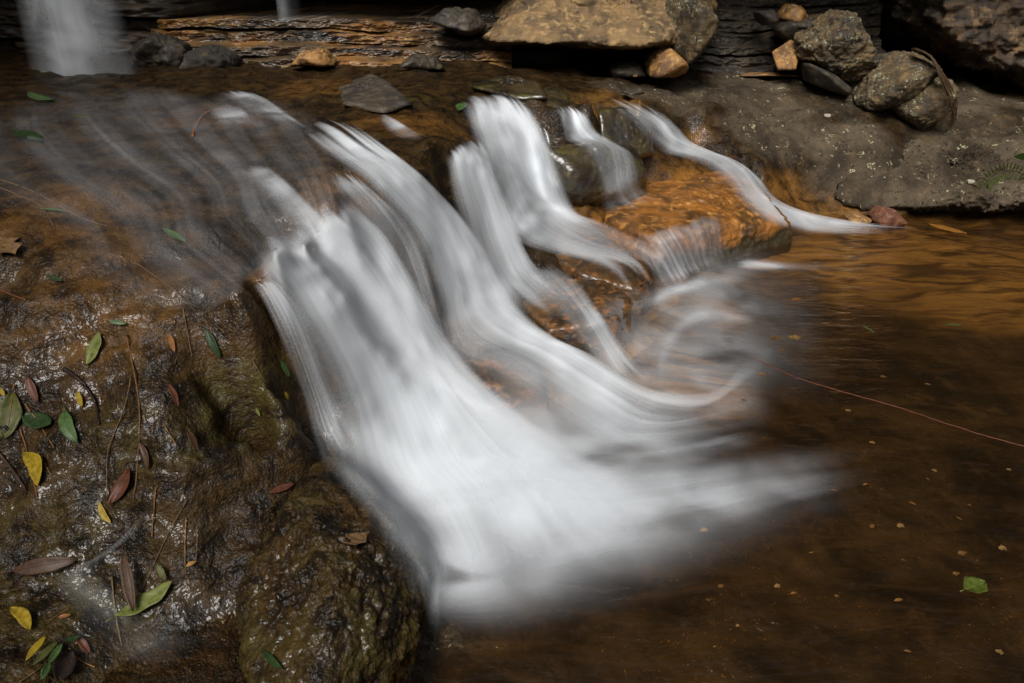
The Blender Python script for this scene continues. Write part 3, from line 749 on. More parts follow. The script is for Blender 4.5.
for rows, lab, lf in (
    ([[(206, 106, 0), (222, 104, .1), (238, 106, .1), (250, 112, 0)], [(206, 116, 0), (222, 111, .55), (242, 112, .55), (256, 118, 0)], [(212, 124, 0), (228, 119, .55), (246, 119, .5), (260, 124, 0)], [(222, 132, 0), (238, 127, .1), (252, 127, .1), (264, 131, 0)]],
     'small bluish white surge humped on the shelf just below the curved root', .015),
    ([[(212, 92, 0), (228, 90, .2), (244, 90, .1), (256, 93, 0)], [(222, 101, 0), (240, 95, .7), (260, 97, .6), (272, 101, 0)], [(238, 108, 0), (256, 102, .5), (274, 106, .5), (286, 110, 0)], [(252, 116, 0), (268, 110, .6), (286, 115, .6), (298, 119, 0)], [(272, 128, 0), (288, 121, .5), (304, 126, .5), (314, 130, 0)], [(292, 138, 0), (306, 132, .1), (318, 136, .1), (328, 140, 0)]],
     'long pale surge arching over the shelf towards the surging fall', .015),
    ([[(232, 170, 0), (246, 164, .1), (262, 164, .1), (276, 168, 0)], [(240, 182, 0), (256, 174, .5), (274, 174, .45), (290, 180, 0)], [(262, 204, 0), (278, 194, .6), (294, 192, .5), (308, 198, 0)], [(288, 232, 0), (302, 220, .6), (316, 216, .55), (328, 220, 0)], [(308, 254, 0), (318, 246, .5), (328, 240, .5), (338, 236, 0)], [(318, 268, 0), (328, 262, 0), (338, 256, 0), (348, 250, 0)]],
     'grey silky tongue of water running to the lip of the main fall', .018),
    ([[(376, 116, 0), (384, 114, .3), (394, 118, 0)], [(380, 126, 0), (392, 120, .75), (408, 126, 0)], [(392, 138, 0), (408, 131, .6), (424, 136, 0)], [(412, 146, 0), (428, 138, .2), (444, 142, 0)]],
     'short white surge crossing brown rock above the narrow fall', .012),
):
    flow('white_surge', rows, M_foam, lab, 'water', nu=30, nv=40, lift=lf, ufade=.35, tail=.35, gain=.85)

# the main fall, nearest
flow('waterfall', [
    [(240, 262, 0), (256, 244, .2), (284, 228, .25), (308, 220, .25), (322, 202, .3), (340, 196, .2), (358, 200, 0)],
    [(254, 276, 0), (270, 256, .55), (296, 240, .6), (318, 231, .6), (331, 214, .6), (347, 206, .3), (366, 209, 0)],
    [(260, 290, 0), (277, 270, .6), (302, 256, .8), (326, 248, .85), (340, 226, .85), (358, 216, .6), (372, 218, 0)],
    [(268, 306, 0), (291, 288, .55), (318, 276, .85), (344, 264, .9), (362, 246, .85), (378, 234, .5), (388, 236, 0)],
    [(282, 332, 0), (309, 318, .4), (338, 304, .9), (364, 290, .9), (384, 276, .8), (398, 266, .5), (408, 266, 0)],
    [(300, 372, 0), (332, 358, .25), (362, 342, .85), (388, 326, .9), (406, 314, .8), (420, 306, .5), (430, 304, 0)],
    [(314, 412, 0), (350, 400, .25), (384, 382, .85), (412, 366, .95), (430, 356, .85), (446, 350, .5), (458, 348, 0)],
    [(322, 446, 0), (362, 440, .55), (400, 424, .9), (434, 408, 1), (460, 398, .85), (486, 396, .6), (505, 396, 0)],
    [(332, 476, 0), (374, 478, .6), (416, 466, .95), (458, 452, 1), (496, 440, .9), (536, 438, .7), (565, 440, .1)],
    [(372, 528, 0), (412, 520, .65), (450, 508, .95), (496, 494, 1), (540, 484, .9), (590, 478, .6), (630, 476, .1)],
    [(412, 580, 0), (440, 566, .6), (472, 554, .9), (522, 538, .9), (572, 524, .75), (628, 508, .45), (676, 498, 0)],
    [(424, 618, 0), (440, 606, .25), (480, 592, .4), (540, 572, .4), (600, 552, .35), (660, 530, .25), (716, 516, 0)],
    [(430, 644, 0), (446, 634, 0), (490, 622, .05), (556, 602, .05), (624, 576, .05), (690, 550, .05), (750, 530, 0)]],
    M_fall, 'broad white waterfall nearest the mossy bank, silky and fan shaped', 'waterfall', nu=90, nv=150, lift=.04, gain=1.0, veil=[(.085, .45)], veil_mat=M_fall2, tail=.28)
flow('waterfall', [
    [(250, 286, 0), (258, 282, .3), (266, 280, .3), (272, 280, 0)], [(258, 294, 0), (266, 289, .5), (274, 286, .6), (282, 286, 0)], [(272, 322, 0), (280, 315, .4), (290, 310, .6), (300, 308, 0)], [(288, 360, 0), (297, 354, .25), (306, 348, .4), (316, 344, 0)], [(304, 404, 0), (313, 398, .25), (322, 392, .3), (334, 386, 0)], [(312, 440, 0), (324, 434, .4), (338, 428, .4), (352, 420, 0)], [(322, 470, 0), (338, 462, .3), (354, 454, .3), (370, 446, 0)]],
    M_fall2, 'thin outermost thread of water along the bank side of the main fall', 'waterfall', nu=24, nv=70, lift=.03)
# second, surging over the broken lip
flow('waterfall', [
    [(296, 132, 0), (308, 126, .4), (324, 120, .4), (340, 119, .3), (356, 124, 0)],
    [(306, 140, 0), (322, 134, .8), (340, 128, .85), (358, 130, .6), (372, 136, 0)],
    [(330, 158, 0), (346, 152, .75), (364, 146, .9), (382, 148, .7), (394, 152, 0)],
    [(358, 178, 0), (374, 172, .6), (392, 166, .85), (408, 168, .7), (420, 172, 0)],
    [(384, 206, 0), (400, 198, .55), (416, 192, .85), (432, 190, .7), (442, 194, 0)],
    [(408, 236, 0), (424, 226, .6), (440, 220, .85), (454, 216, .75), (464, 218, 0)],
    [(424, 268, 0), (440, 256, .65), (456, 248, .9), (472, 244, .75), (484, 246, .1)],
    [(434, 302, 0), (450, 290, .65), (468, 280, .85), (486, 276, .7), (502, 278, .2)],
    [(436, 336, 0), (456, 322, .5), (478, 312, .75), (502, 308, .75), (524, 312, .2)],
    [(440, 366, .1), (470, 345, .35), (504, 334, .75), (534, 332, .75), (558, 338, .1)],
    [(480, 378, 0), (512, 362, .35), (544, 352, .8), (572, 350, .7), (596, 356, 0)],
    [(520, 402, 0), (550, 386, .45), (580, 374, .85), (606, 372, .7), (626, 376, 0)],
    [(555, 428, 0), (586, 410, .6), (614, 396, .85), (640, 392, .6), (660, 390, 0)],
    [(590, 448, 0), (620, 428, .55), (648, 414, .65), (676, 402, .5), (694, 388, 0)],
    [(630, 448, 0), (660, 430, .45), (688, 416, .5), (714, 400, .4), (724, 376, 0)],
    [(690, 446, 0), (722, 422, .2), (748, 396, .22), (752, 372, .2), (736, 346, 0)],
    [(740, 440, 0), (772, 410, .02), (784, 380, .05), (780, 352, .05), (756, 330, 0)]],
    M_fall, 'long white waterfall surging over the broken lip and twisting into the lower cascade', 'waterfall', nu=60, nv=190, lift=.035, gain=1.0, veil=[(.07, .3)], veil_mat=M_fall2, tail=.22)
flow('waterfall', [
    [(326, 176, 0), (338, 172, .3), (352, 174, .3), (364, 178, 0)], [(334, 190, 0), (350, 184, .5), (366, 188, .5), (380, 196, 0)], [(354, 212, 0), (370, 206, .4), (388, 210, .5), (404, 218, 0)], [(378, 244, 0), (394, 238, .35), (410, 242, .4), (424, 250, 0)], [(398, 282, 0), (412, 276, .25), (424, 280, .4), (436, 288, 0)], [(416, 322, 0), (426, 316, .25), (436, 318, .3), (446, 324, 0)], [(426, 356, 0), (438, 350, .2), (448, 350, .2), (460, 354, 0)]],
    M_fall, 'broken veil of water over the rock gap between the main and the surging fall', 'waterfall', nu=40, nv=80, lift=.022, gain=.9)
flow('waterfall', [
    [(442, 156, 0), (452, 148, .4), (464, 141, .4), (476, 140, .4), (486, 146, 0)],
    [(446, 168, 0), (458, 156, .75), (470, 149, .85), (482, 150, .7), (492, 158, 0)],
    [(450, 194, 0), (464, 180, .6), (478, 174, .85), (492, 176, .65), (502, 186, 0)],
    [(458, 226, 0), (474, 212, .5), (490, 208, .8), (504, 208, .65), (516, 218, 0)],
    [(466, 258, .1), (484, 248, .5), (502, 244, .75), (516, 244, .65), (528, 252, 0)],
    [(476, 290, .1), (498, 280, .55), (516, 274, .65), (532, 272, .5), (546, 276, 0)],
    [(494, 316, 0), (516, 304, .4), (536, 296, .35), (552, 292, .2), (566, 292, 0)],
    [(520, 336, 0), (540, 324, .1), (558, 314, .1), (572, 310, .05), (586, 310, 0)]],
    M_fall, 'narrow white waterfall between the surging fall and the tall far cascade', 'waterfall', nu=50, nv=90, lift=.04, veil=[(.07, .3)], veil_mat=M_fall2)
flow('waterfall', [
    [(452, 101, 0), (468, 96, .6), (486, 94, .6), (504, 93, .6), (522, 98, 0)],
    [(462, 112, 0), (478, 104, .8), (496, 100, .9), (514, 102, .85), (534, 112, 0)],
    [(470, 134, 0), (486, 126, .7), (504, 121, .85), (526, 122, .9), (546, 132, 0)],
    [(478, 162, 0), (496, 154, .65), (515, 149, .8), (537, 149, .9), (557, 158, 0)],
    [(488, 190, 0), (506, 184, .6), (526, 179, .75), (548, 179, .9), (568, 189, 0)],
    [(496, 214, .1), (516, 209, .7), (538, 206, .8), (560, 206, .9), (580, 213, 0)],
    [(502, 230, .2), (526, 224, .8), (550, 220, .85), (574, 219, .7), (600, 220, 0)],
    [(518, 244, .1), (544, 237, .65), (570, 232, .5), (596, 229, .35), (622, 229, 0)],
    [(548, 254, 0), (570, 248, .55), (592, 242, .3), (614, 238, .2), (640, 238, 0)],
    [(584, 262, 0), (602, 256, .55), (618, 250, .25), (638, 246, .15), (656, 246, 0)],
    [(612, 274, 0), (628, 268, .5), (642, 262, .3), (658, 258, .2), (674, 256, 0)],
    [(630, 296, 0), (642, 288, .3), (656, 282, .4), (672, 276, .3), (690, 270, 0)]],
    M_fall, 'tall far white waterfall fanning down like a curtain beside the dark wedge rock', 'waterfall', nu=50, nv=120, lift=.035, veil=[(.07, .3)], veil_mat=M_fall2, tail=.1)
flow('waterfall', [
    [(552, 104, 0), (562, 105, .4), (572, 106, .4), (582, 110, 0)],
    [(558, 115, 0), (568, 112, .85), (578, 113, .8), (590, 118, 0)],
    [(562, 130, 0), (574, 127, .85), (586, 128, .75), (600, 133, 0)],
    [(564, 140, 0), (582, 138, .7), (600, 140, .6), (618, 143, 0)],
    [(580, 150, 0), (600, 146, .35), (618, 148, .45), (634, 154, 0)],
    [(592, 170, 0), (608, 164, .25), (624, 164, .35), (640, 170, 0)],
    [(600, 188, 0), (612, 184, .4), (626, 182, .5), (642, 184, 0)],
    [(600, 204, 0), (616, 200, .5), (634, 196, .4), (652, 196, 0)],
    [(606, 218, 0), (630, 212, .3), (652, 208, .3), (672, 206, 0)]],
    M_fall, 'small stepped white waterfall dropping onto the dark rounded boulder', 'waterfall', nu=34, nv=80, lift=.018)
flow('waterfall', [
    [(598, 100, 0), (610, 99, .4), (624, 99, .4), (640, 101, .3), (650, 104, 0)],
    [(612, 108, 0), (626, 107, .5), (642, 109, .6), (656, 112, .4), (668, 116, 0)],
    [(630, 124, 0), (646, 122, .35), (660, 122, .85), (670, 124, .5), (682, 130, 0)],
    [(646, 142, 0), (660, 138, .4), (672, 137, .85), (684, 139, .6), (696, 144, 0)],
    [(660, 153, 0), (678, 149, .75), (694, 148, .7), (708, 150, .5), (718, 154, 0)],
    [(696, 164, 0), (710, 158, .5), (722, 157, .6), (734, 160, .4), (744, 165, 0)],
    [(722, 182, 0), (734, 174, .45), (744, 172, .55), (753, 174, .4), (762, 180, 0)],
    [(740, 204, 0), (752, 197, .5), (761, 194, .65), (770, 195, .4), (779, 200, 0)],
    [(760, 220, 0), (773, 212, .6), (785, 208, .7), (797, 209, .4), (806, 212, 0)],
    [(790, 230, 0), (806, 224, .7), (822, 219, .75), (838, 219, .4), (848, 220, 0)],
    [(826, 235, 0), (844, 229, .5), (862, 226, .5), (880, 225, .3), (892, 225, 0)],
    [(876, 236, 0), (892, 231, .1), (908, 229, .1), (920, 228, .05), (930, 228, 0)]],
    M_fall, 'thin white water chute sliding down the groove beside the orange step rock', 'waterfall', nu=34, nv=110, lift=.016, tail=.1)
# over the steps
flow('cascade', [
    [(520, 276, 0), (532, 268, .3), (546, 264, .2), (560, 264, 0)], [(530, 292, 0), (548, 282, .35), (566, 280, .2), (582, 284, 0)], [(556, 316, 0), (572, 308, .25), (584, 304, .45), (596, 304, 0)],
    [(572, 336, 0), (586, 328, .3), (597, 322, .7), (607, 320, 0)], [(588, 358, 0), (600, 350, .4), (610, 343, .7), (620, 340, 0)], [(600, 382, 0), (614, 374, .4), (626, 366, .5), (638, 362, 0)], [(620, 400, 0), (634, 392, .1), (646, 386, .1), (658, 382, 0)]],
    M_fall, 'white thread of water crossing the square cornered brown boulder', 'waterfall', nu=26, nv=60, lift=.014)
flow('trickle', [
    [(624, 240, 0), (646, 232, .2), (672, 225, .15), (702, 216, .1), (722, 212, 0)], [(632, 250, 0), (654, 241, .5), (678, 234, .45), (706, 224, .3), (726, 220, 0)], [(644, 266, 0), (664, 256, .55), (686, 248, .45), (710, 238, .3), (728, 232, 0)], [(652, 284, 0), (672, 272, .6), (692, 264, .5), (712, 254, .3), (730, 246, 0)], [(660, 296, 0), (680, 284, .5), (698, 274, .4), (716, 264, .2), (734, 256, 0)]],
    M_film, 'fine silver trickles on the front face of the orange step rock', 'waterfall', nu=60, nv=36, lift=.012, uvs=(2.2, .5))
# foam and mist on the pool: rows run from the falls outward to the right
flow('pool_foam', [
    [(440, 440, 0), (440, 470, .3), (430, 520, .5), (425, 575, .4), (420, 630, 0)],
    [(500, 440, 0), (492, 478, .6), (475, 530, .8), (455, 585, .55), (445, 640, 0)],
    [(560, 446, 0), (552, 482, .7), (535, 532, .85), (510, 585, .45), (490, 650, 0)],
    [(620, 450, 0), (612, 482, .6), (598, 524, .75), (575, 574, .3), (555, 645, 0)],
    [(680, 450, 0), (672, 478, .45), (660, 514, .6), (645, 556, .22), (630, 630, 0)],
    [(735, 444, 0), (732, 470, .3), (724, 502, .5), (716, 538, .15), (710, 600, 0)],
    [(790, 436, 0), (790, 462, .15), (786, 488, .32), (784, 518, .1), (785, 566, 0)],
    [(840, 430, 0), (842, 456, .06), (842, 478, .16), (845, 504, .06), (850, 540, 0)],
    [(890, 426, 0), (892, 450, 0), (894, 470, .03), (898, 492, 0), (906, 520, 0)]],
    M_foam, 'soft white foam spreading over the pool below the falls', 'foam', kind='stuff', nu=70, nv=90, lift=.015, veil=[(.04, .45), (.075, .3)], tail=.3, uvs=(2.2, .7), ufade=.25)
for rows, lab in (
    ([[(570, 470, 0), (580, 456, .2), (588, 444, 0)], [(620, 468, 0), (628, 456, .35), (634, 446, 0)], [(670, 460, 0), (676, 450, .45), (682, 442, 0)], [(712, 450, 0), (718, 442, .4), (724, 434, 0)], [(750, 438, 0), (755, 431, .15), (760, 424, 0)]], 'detached white streak of foam on brown water below the curling arc'),
    ([[(734, 258, 0), (732, 264, .3), (732, 270, 0)], [(750, 256, 0), (750, 264, .75), (750, 273, 0)], [(768, 257, 0), (770, 265, .8), (770, 274, 0)], [(792, 260, 0), (794, 267, .5), (794, 274, 0)], [(824, 262, 0), (826, 268, .15), (826, 274, 0)], [(860, 264, 0), (862, 269, 0), (862, 274, 0)]], 'white patch of foam in the pool in front of the orange step rock'),
    ([[(632, 320, 0), (636, 304, .3), (634, 290, 0)], [(650, 314, 0), (652, 299, .75), (650, 284, 0)], [(678, 304, 0), (678, 290, .85), (676, 276, 0)], [(706, 294, 0), (706, 282, .7), (704, 270, 0)], [(736, 286, 0), (736, 276, .4), (734, 266, 0)], [(770, 280, 0), (772, 272, .1), (772, 264, 0)]], 'white foam under the edge of the orange step rock'),
    ([[(766, 314, 0), (764, 322, .05), (762, 330, 0)], [(736, 308, 0), (734, 318, .5), (730, 328, 0)], [(706, 302, 0), (704, 314, .75), (700, 328, 0)], [(680, 310, 0), (684, 322, .55), (690, 336, 0)], [(662, 328, 0), (670, 338, .5), (680, 348, 0)], [(652, 352, 0), (662, 358, .45), (674, 364, 0)], [(650, 378, 0), (662, 380, .35), (674, 382, 0)], [(656, 402, 0), (668, 400, .1), (680, 398, 0)]], 'white foam ribbon swirling past the square cornered boulder'),
    ([[(610, 330, 0), (630, 322, .2), (648, 318, 0)], [(618, 352, 0), (636, 345, .4), (652, 340, 0)], [(626, 376, 0), (642, 368, .35), (656, 362, 0)], [(640, 396, 0), (654, 388, .3), (668, 380, 0)]], 'milky water at the foot of the square cornered boulder'),
):
    flow('pool_foam', rows, M_foam, lab, 'foam', kind='stuff', nu=40, nv=60, lift=.01, tail=.3, ufade=.46, gain=.68)
flow('pool_foam', [
    [(520, 330, 0), (600, 300, .1), (680, 262, .2), (740, 244, .1), (800, 236, 0)],
    [(540, 380, 0), (620, 335, .25), (690, 300, .35), (760, 278, .2), (850, 262, 0)],
    [(560, 430, 0), (640, 390, .4), (710, 350, .35), (775, 325, .2), (850, 300, 0)],
    [(580, 470, 0), (650, 435, .4), (720, 405, .35), (785, 380, .15), (860, 350, 0)],
    [(600, 510, 0), (680, 470, .1), (750, 440, .1), (810, 415, .05), (880, 400, 0)]],
    M_foam, 'thin milky haze of bubbles on the amber water around the swirl', 'foam', kind='stuff', nu=60, nv=60, lift=.006, tail=.3, ufade=.3)
flow('pool_foam', [
    [(400, 360, 0), (430, 400, .2), (450, 450, .3), (450, 500, .2), (440, 560, 0)],
    [(440, 352, 0), (480, 400, .3), (510, 445, .45), (520, 490, .3), (520, 550, 0)],
    [(500, 356, 0), (545, 405, .4), (580, 445, .55), (595, 485, .4), (600, 540, 0)],
    [(570, 372, 0), (610, 415, .35), (645, 446, .5), (662, 478, .35), (672, 525, 0)],
    [(640, 380, 0), (675, 418, .25), (708, 440, .35), (728, 466, .2), (740, 505, 0)],
    [(710, 385, 0), (740, 412, .05), (770, 430, .12), (790, 452, .05), (806, 480, 0)]],
    M_foam, 'soft white spray haze where the main fall and the lower cascade meet', 'foam', kind='stuff', nu=60, nv=60, lift=.05, tail=.3, ufade=.3)
# smoky film over the back of the mossy rock
flow('rill', [
    [(300, 440, 0), (322, 432, .2), (346, 440, .2), (366, 452, 0)], [(318, 462, 0), (344, 456, .35), (372, 468, .35), (396, 480, 0)], [(344, 496, 0), (370, 494, .3), (396, 506, .35), (420, 520, 0)], [(374, 536, 0), (396, 538, .25), (416, 548, .35), (436, 556, 0)], [(398, 578, 0), (414, 580, .25), (428, 586, .4), (442, 590, 0)], [(414, 612, 0), (424, 614, .1), (434, 616, .2), (444, 616, 0)]],
    M_foam, 'misty grey water sliding over the back of the mossy rock', 'water', nu=40, nv=70, lift=.02, gain=.8)
# blurred rill between the left bank and the mossy rock
flow('rill', [
    [(150, 500, 0), (158, 494, .1), (166, 490, 0)], [(125, 535, 0), (138, 520, .2), (150, 512, 0)], [(90, 560, 0), (112, 548, .3), (134, 536, 0)], [(50, 580, 0), (72, 576, .35), (100, 566, 0)], [(70, 612, 0), (92, 598, .4), (112, 584, 0)],
    [(100, 645, 0), (122, 628, .35), (142, 612, 0)], [(130, 668, 0), (165, 645, .35), (190, 622, 0)], [(180, 668, 0), (210, 642, .3), (225, 615, 0)]],
    M_foam, 'smoky rill of blurred water threading between the leaves on the bank', 'water', nu=24, nv=60, lift=.012, gain=.5)
# falls coming from the roof at the back
def drop(name, x0, x1, xb0, xb1, y, z0, z1, dens, label, mat):
    nu, nv = 30, 40
    V, a, uv = [], [], []
    for j in range(nv):
        f = j / (nv - 1)
        for i in range(nu):
            u = i / (nu - 1)
            xa = x0 + (x1 - x0) * u; xb = xb0 + (xb1 - xb0) * u
            V.append((xa + (xb - xa) * f ** 1.5, y - .18 * math.sin(math.pi * u) - .12 * f, z0 + (z1 - z0) * f))
            a.append(dens * (math.sin(math.pi * u) ** 1.3) * (.75 + .25 * f)); uv.append((u, f * 2))
    return tag(mesh_obj(name, V, grid_faces(nv, nu), mat, attrs={'dens': a}, uv=uv), label, 'waterfall')
p0, p1 = at_y(28, 0, 5.75), at_y(112, 0, 5.75)
b0, b1 = at_y(26, 74, 5.65), at_y(140, 74, 5.65)
drop('waterfall', p0.x, p1.x, b0.x, b1.x, 5.8, 3.2, b0.z - .02, .75, 'tall misty waterfall coming down behind the shelf, in front of the brown wall', M_rear)
p0, p1 = at_y(283, 0, 6.6), at_y(303, 0, 6.6)
drop('waterfall', p0.x, p1.x, p0.x - .02, p1.x + .03, 6.55, 3.0, at_y(293, 20, 6.5).z, .30, 'faint thin waterfall dropping onto the banded ledge', M_rear)
# ------------------------------------------------------------------ leaves, twigs, roots
_leafmats = {}
def leaf_mat(col, rough=0.55, coat=0.06):
    col = tuple(round(.46 * x, 4) for x in col)
    key = (col, rough, coat)
    if key not in _leafmats:
        g = G('leaf_%d' % len(_leafmats))
        v = g.obj()
        n1 = g.noise(v, 60, 4, .6); n2 = g.noise(v, 160, 3, .6)
        c = g.mix(g.ramp(n1, .4, .7), col, tuple(.55 * x for x in col))
        c = g.mix(g.ramp(n2, .6, .75, 0, .6), c, (.10, .05, .02))
        _leafmats[key] = g.end(g.bsdf(c, rough, g.bump(n1, .4, .004), .22, coat, .2))
    return _leafmats[key]
GREEN, DGREEN, YELLOW, YGREEN, BROWN, RUST, TAN, OLIVE, DBROWN, OCHRE, ORANGE = (
    (.10, .19, .05), (.03, .07, .015), (.50, .34, .02), (.24, .27, .06), (.10, .045, .018), (.17, .055, .025), (.28, .16, .07), (.13, .14, .03), (.028, .015, .009), (.50, .24, .05), (.40, .15, .03))

def hit(px, py, pool=True):
    t, d = cast(px, py, pool)
    return CAM + d * t

def surf_normal(px, py):
    a, b, c = hit(px, py), hit(px + 6, py), hit(px, py + 6)
    n = (c - a).cross(b - a)
    if n.length < 1e-9: return Vector((0, 0, 1))
    n.normalize()
    if n.dot(CAM - a) < 0: n = -n
    return (n + Vector((0, -.1, .35))).normalized()

def leaf(p0, p1, ratio, col, label=None, name='leaf', group=None, midrib=None, bend=0.0, wavy=0.0, lift=.008, shape=1.0, curl=.12, lobes=0, cat='leaf'):
    A, B = hit(*p0), hit(*p1)
    mid = hit((p0[0] + p1[0]) / 2, (p0[1] + p1[1]) / 2)
    nrm = surf_normal((p0[0] + p1[0]) / 2, (p0[1] + p1[1]) / 2)
    A = A + nrm * lift; B = B + nrm * lift; mid = mid + nrm * (lift + .002)
    L = (B - A).length
    ax = (B - A).normalized()
    side = nrm.cross(ax).normalized()
    up = ax.cross(side).normalized()
    W = L * ratio * .5
    ns, nw = 16, 7
    wavy = wavy + .05
    curl = curl + .15 * ((int(p0[0] * 7 + p0[1] * 3) % 5) / 5)
    rnd = random.Random(int(p0[0] * 31 + p0[1]))
    sag = (mid - (A + B) / 2).dot(up)
    sag = max(-.1 * L, min(.2 * L, sag))
    V, rib = [], []
    for i in range(ns):
        t = i / (ns - 1)
        w = W * (math.sin(math.pi * min(1, t ** shape)) ** .75 + .03)
        if lobes: w *= 1 + .35 * math.sin(t * lobes * 2 * math.pi)
        cpos = A.lerp(B, t) + side * (bend * L * math.sin(math.pi * t)) + up * (4 * sag * t * (1 - t) + curl * .25 * L * (t - .5) ** 2)
        rib.append(cpos + up * .0012)
        for k in range(nw):
            s = 2 * k / (nw - 1) - 1
            q = cpos + side * (s * w * (1 + wavy * math.sin(t * 14 + s * 2))) + up * (curl * abs(s) ** 1.5 * W + wavy * .35 * W * math.sin(t * 17 + 3 * s))
            V.append(q)
    o = mesh_obj(name, V, grid_faces(ns, nw), leaf_mat(col), origin=tuple(A))
    md = o.modifiers.new('thickness', 'SOLIDIFY'); md.thickness = .0008
    tag(o, label, cat, group)
    if midrib:
        tube_mesh('midrib', rib, max(.0008, W * .06), .0006, leaf_mat(midrib), parent=o)
        st = [A - ax * L * .16 + up * .001, A - ax * L * .06, A.copy()]
        tube_mesh('stalk', st, max(.0008, W * .06), max(.0008, W * .05), leaf_mat(midrib), parent=o)
    return o

def tube_mesh(name, pts, r0, r1, mat, parent=None, seg=6):
    pts = [Vector(p) for p in pts]
    V = []
    n = len(pts)
    for i, p in enumerate(pts):
        t = (pts[min(i + 1, n - 1)] - pts[max(i - 1, 0)])
        t = t.normalized() if t.length > 1e-9 else Vector((1, 0, 0))
        a = t.orthogonal().normalized(); b = t.cross(a)
        r = r0 + (r1 - r0) * i / max(1, n - 1)
        for k in range(seg):
            th = 2 * math.pi * k / seg
            V.append(p + a * (r * math.cos(th)) + b * (r * math.sin(th)))
    F = []
    for i in range(n - 1):
        for k in range(seg):
            F.append([i * seg + k, i * seg + (k + 1) % seg, (i + 1) * seg + (k + 1) % seg, (i + 1) * seg + k])
    F.append(list(range(seg))[::-1]); F.append([(n - 1) * seg + k for k in range(seg)])
    return mesh_obj(name, V, F, mat, parent=parent, origin=None if parent else tuple(pts[0]))

def twig(pix, r0, r1, col, label, name='twig', lift=.006, cat='twig', n=24, group=None, jit=.0007, stiff=4):
    C_ = catmull(np.array(pix, dtype=float), n)
    rnd = random.Random(int(pix[0][0] * 13 + pix[0][1]))
    pts = []
    for x, y in C_:
        p = hit(x, y)
        pts.append(p + (CAM - p).normalized() * lift)
    # a stiff stem bridges the hollows
    for _ in range(stiff):
        pts = [pts[0]] + [(pts[i - 1] + pts[i + 1] + 2 * pts[i]) / 4 for i in range(1, n - 1)] + [pts[-1]]
    pts = [p + Vector((rnd.uniform(-jit, jit), rnd.uniform(-jit, jit), rnd.uniform(0, jit))) for p in pts]
    o = tube_mesh(name, pts, r0, r1, leaf_mat(col, .6, .05))
    return tag(o, label, cat, group)

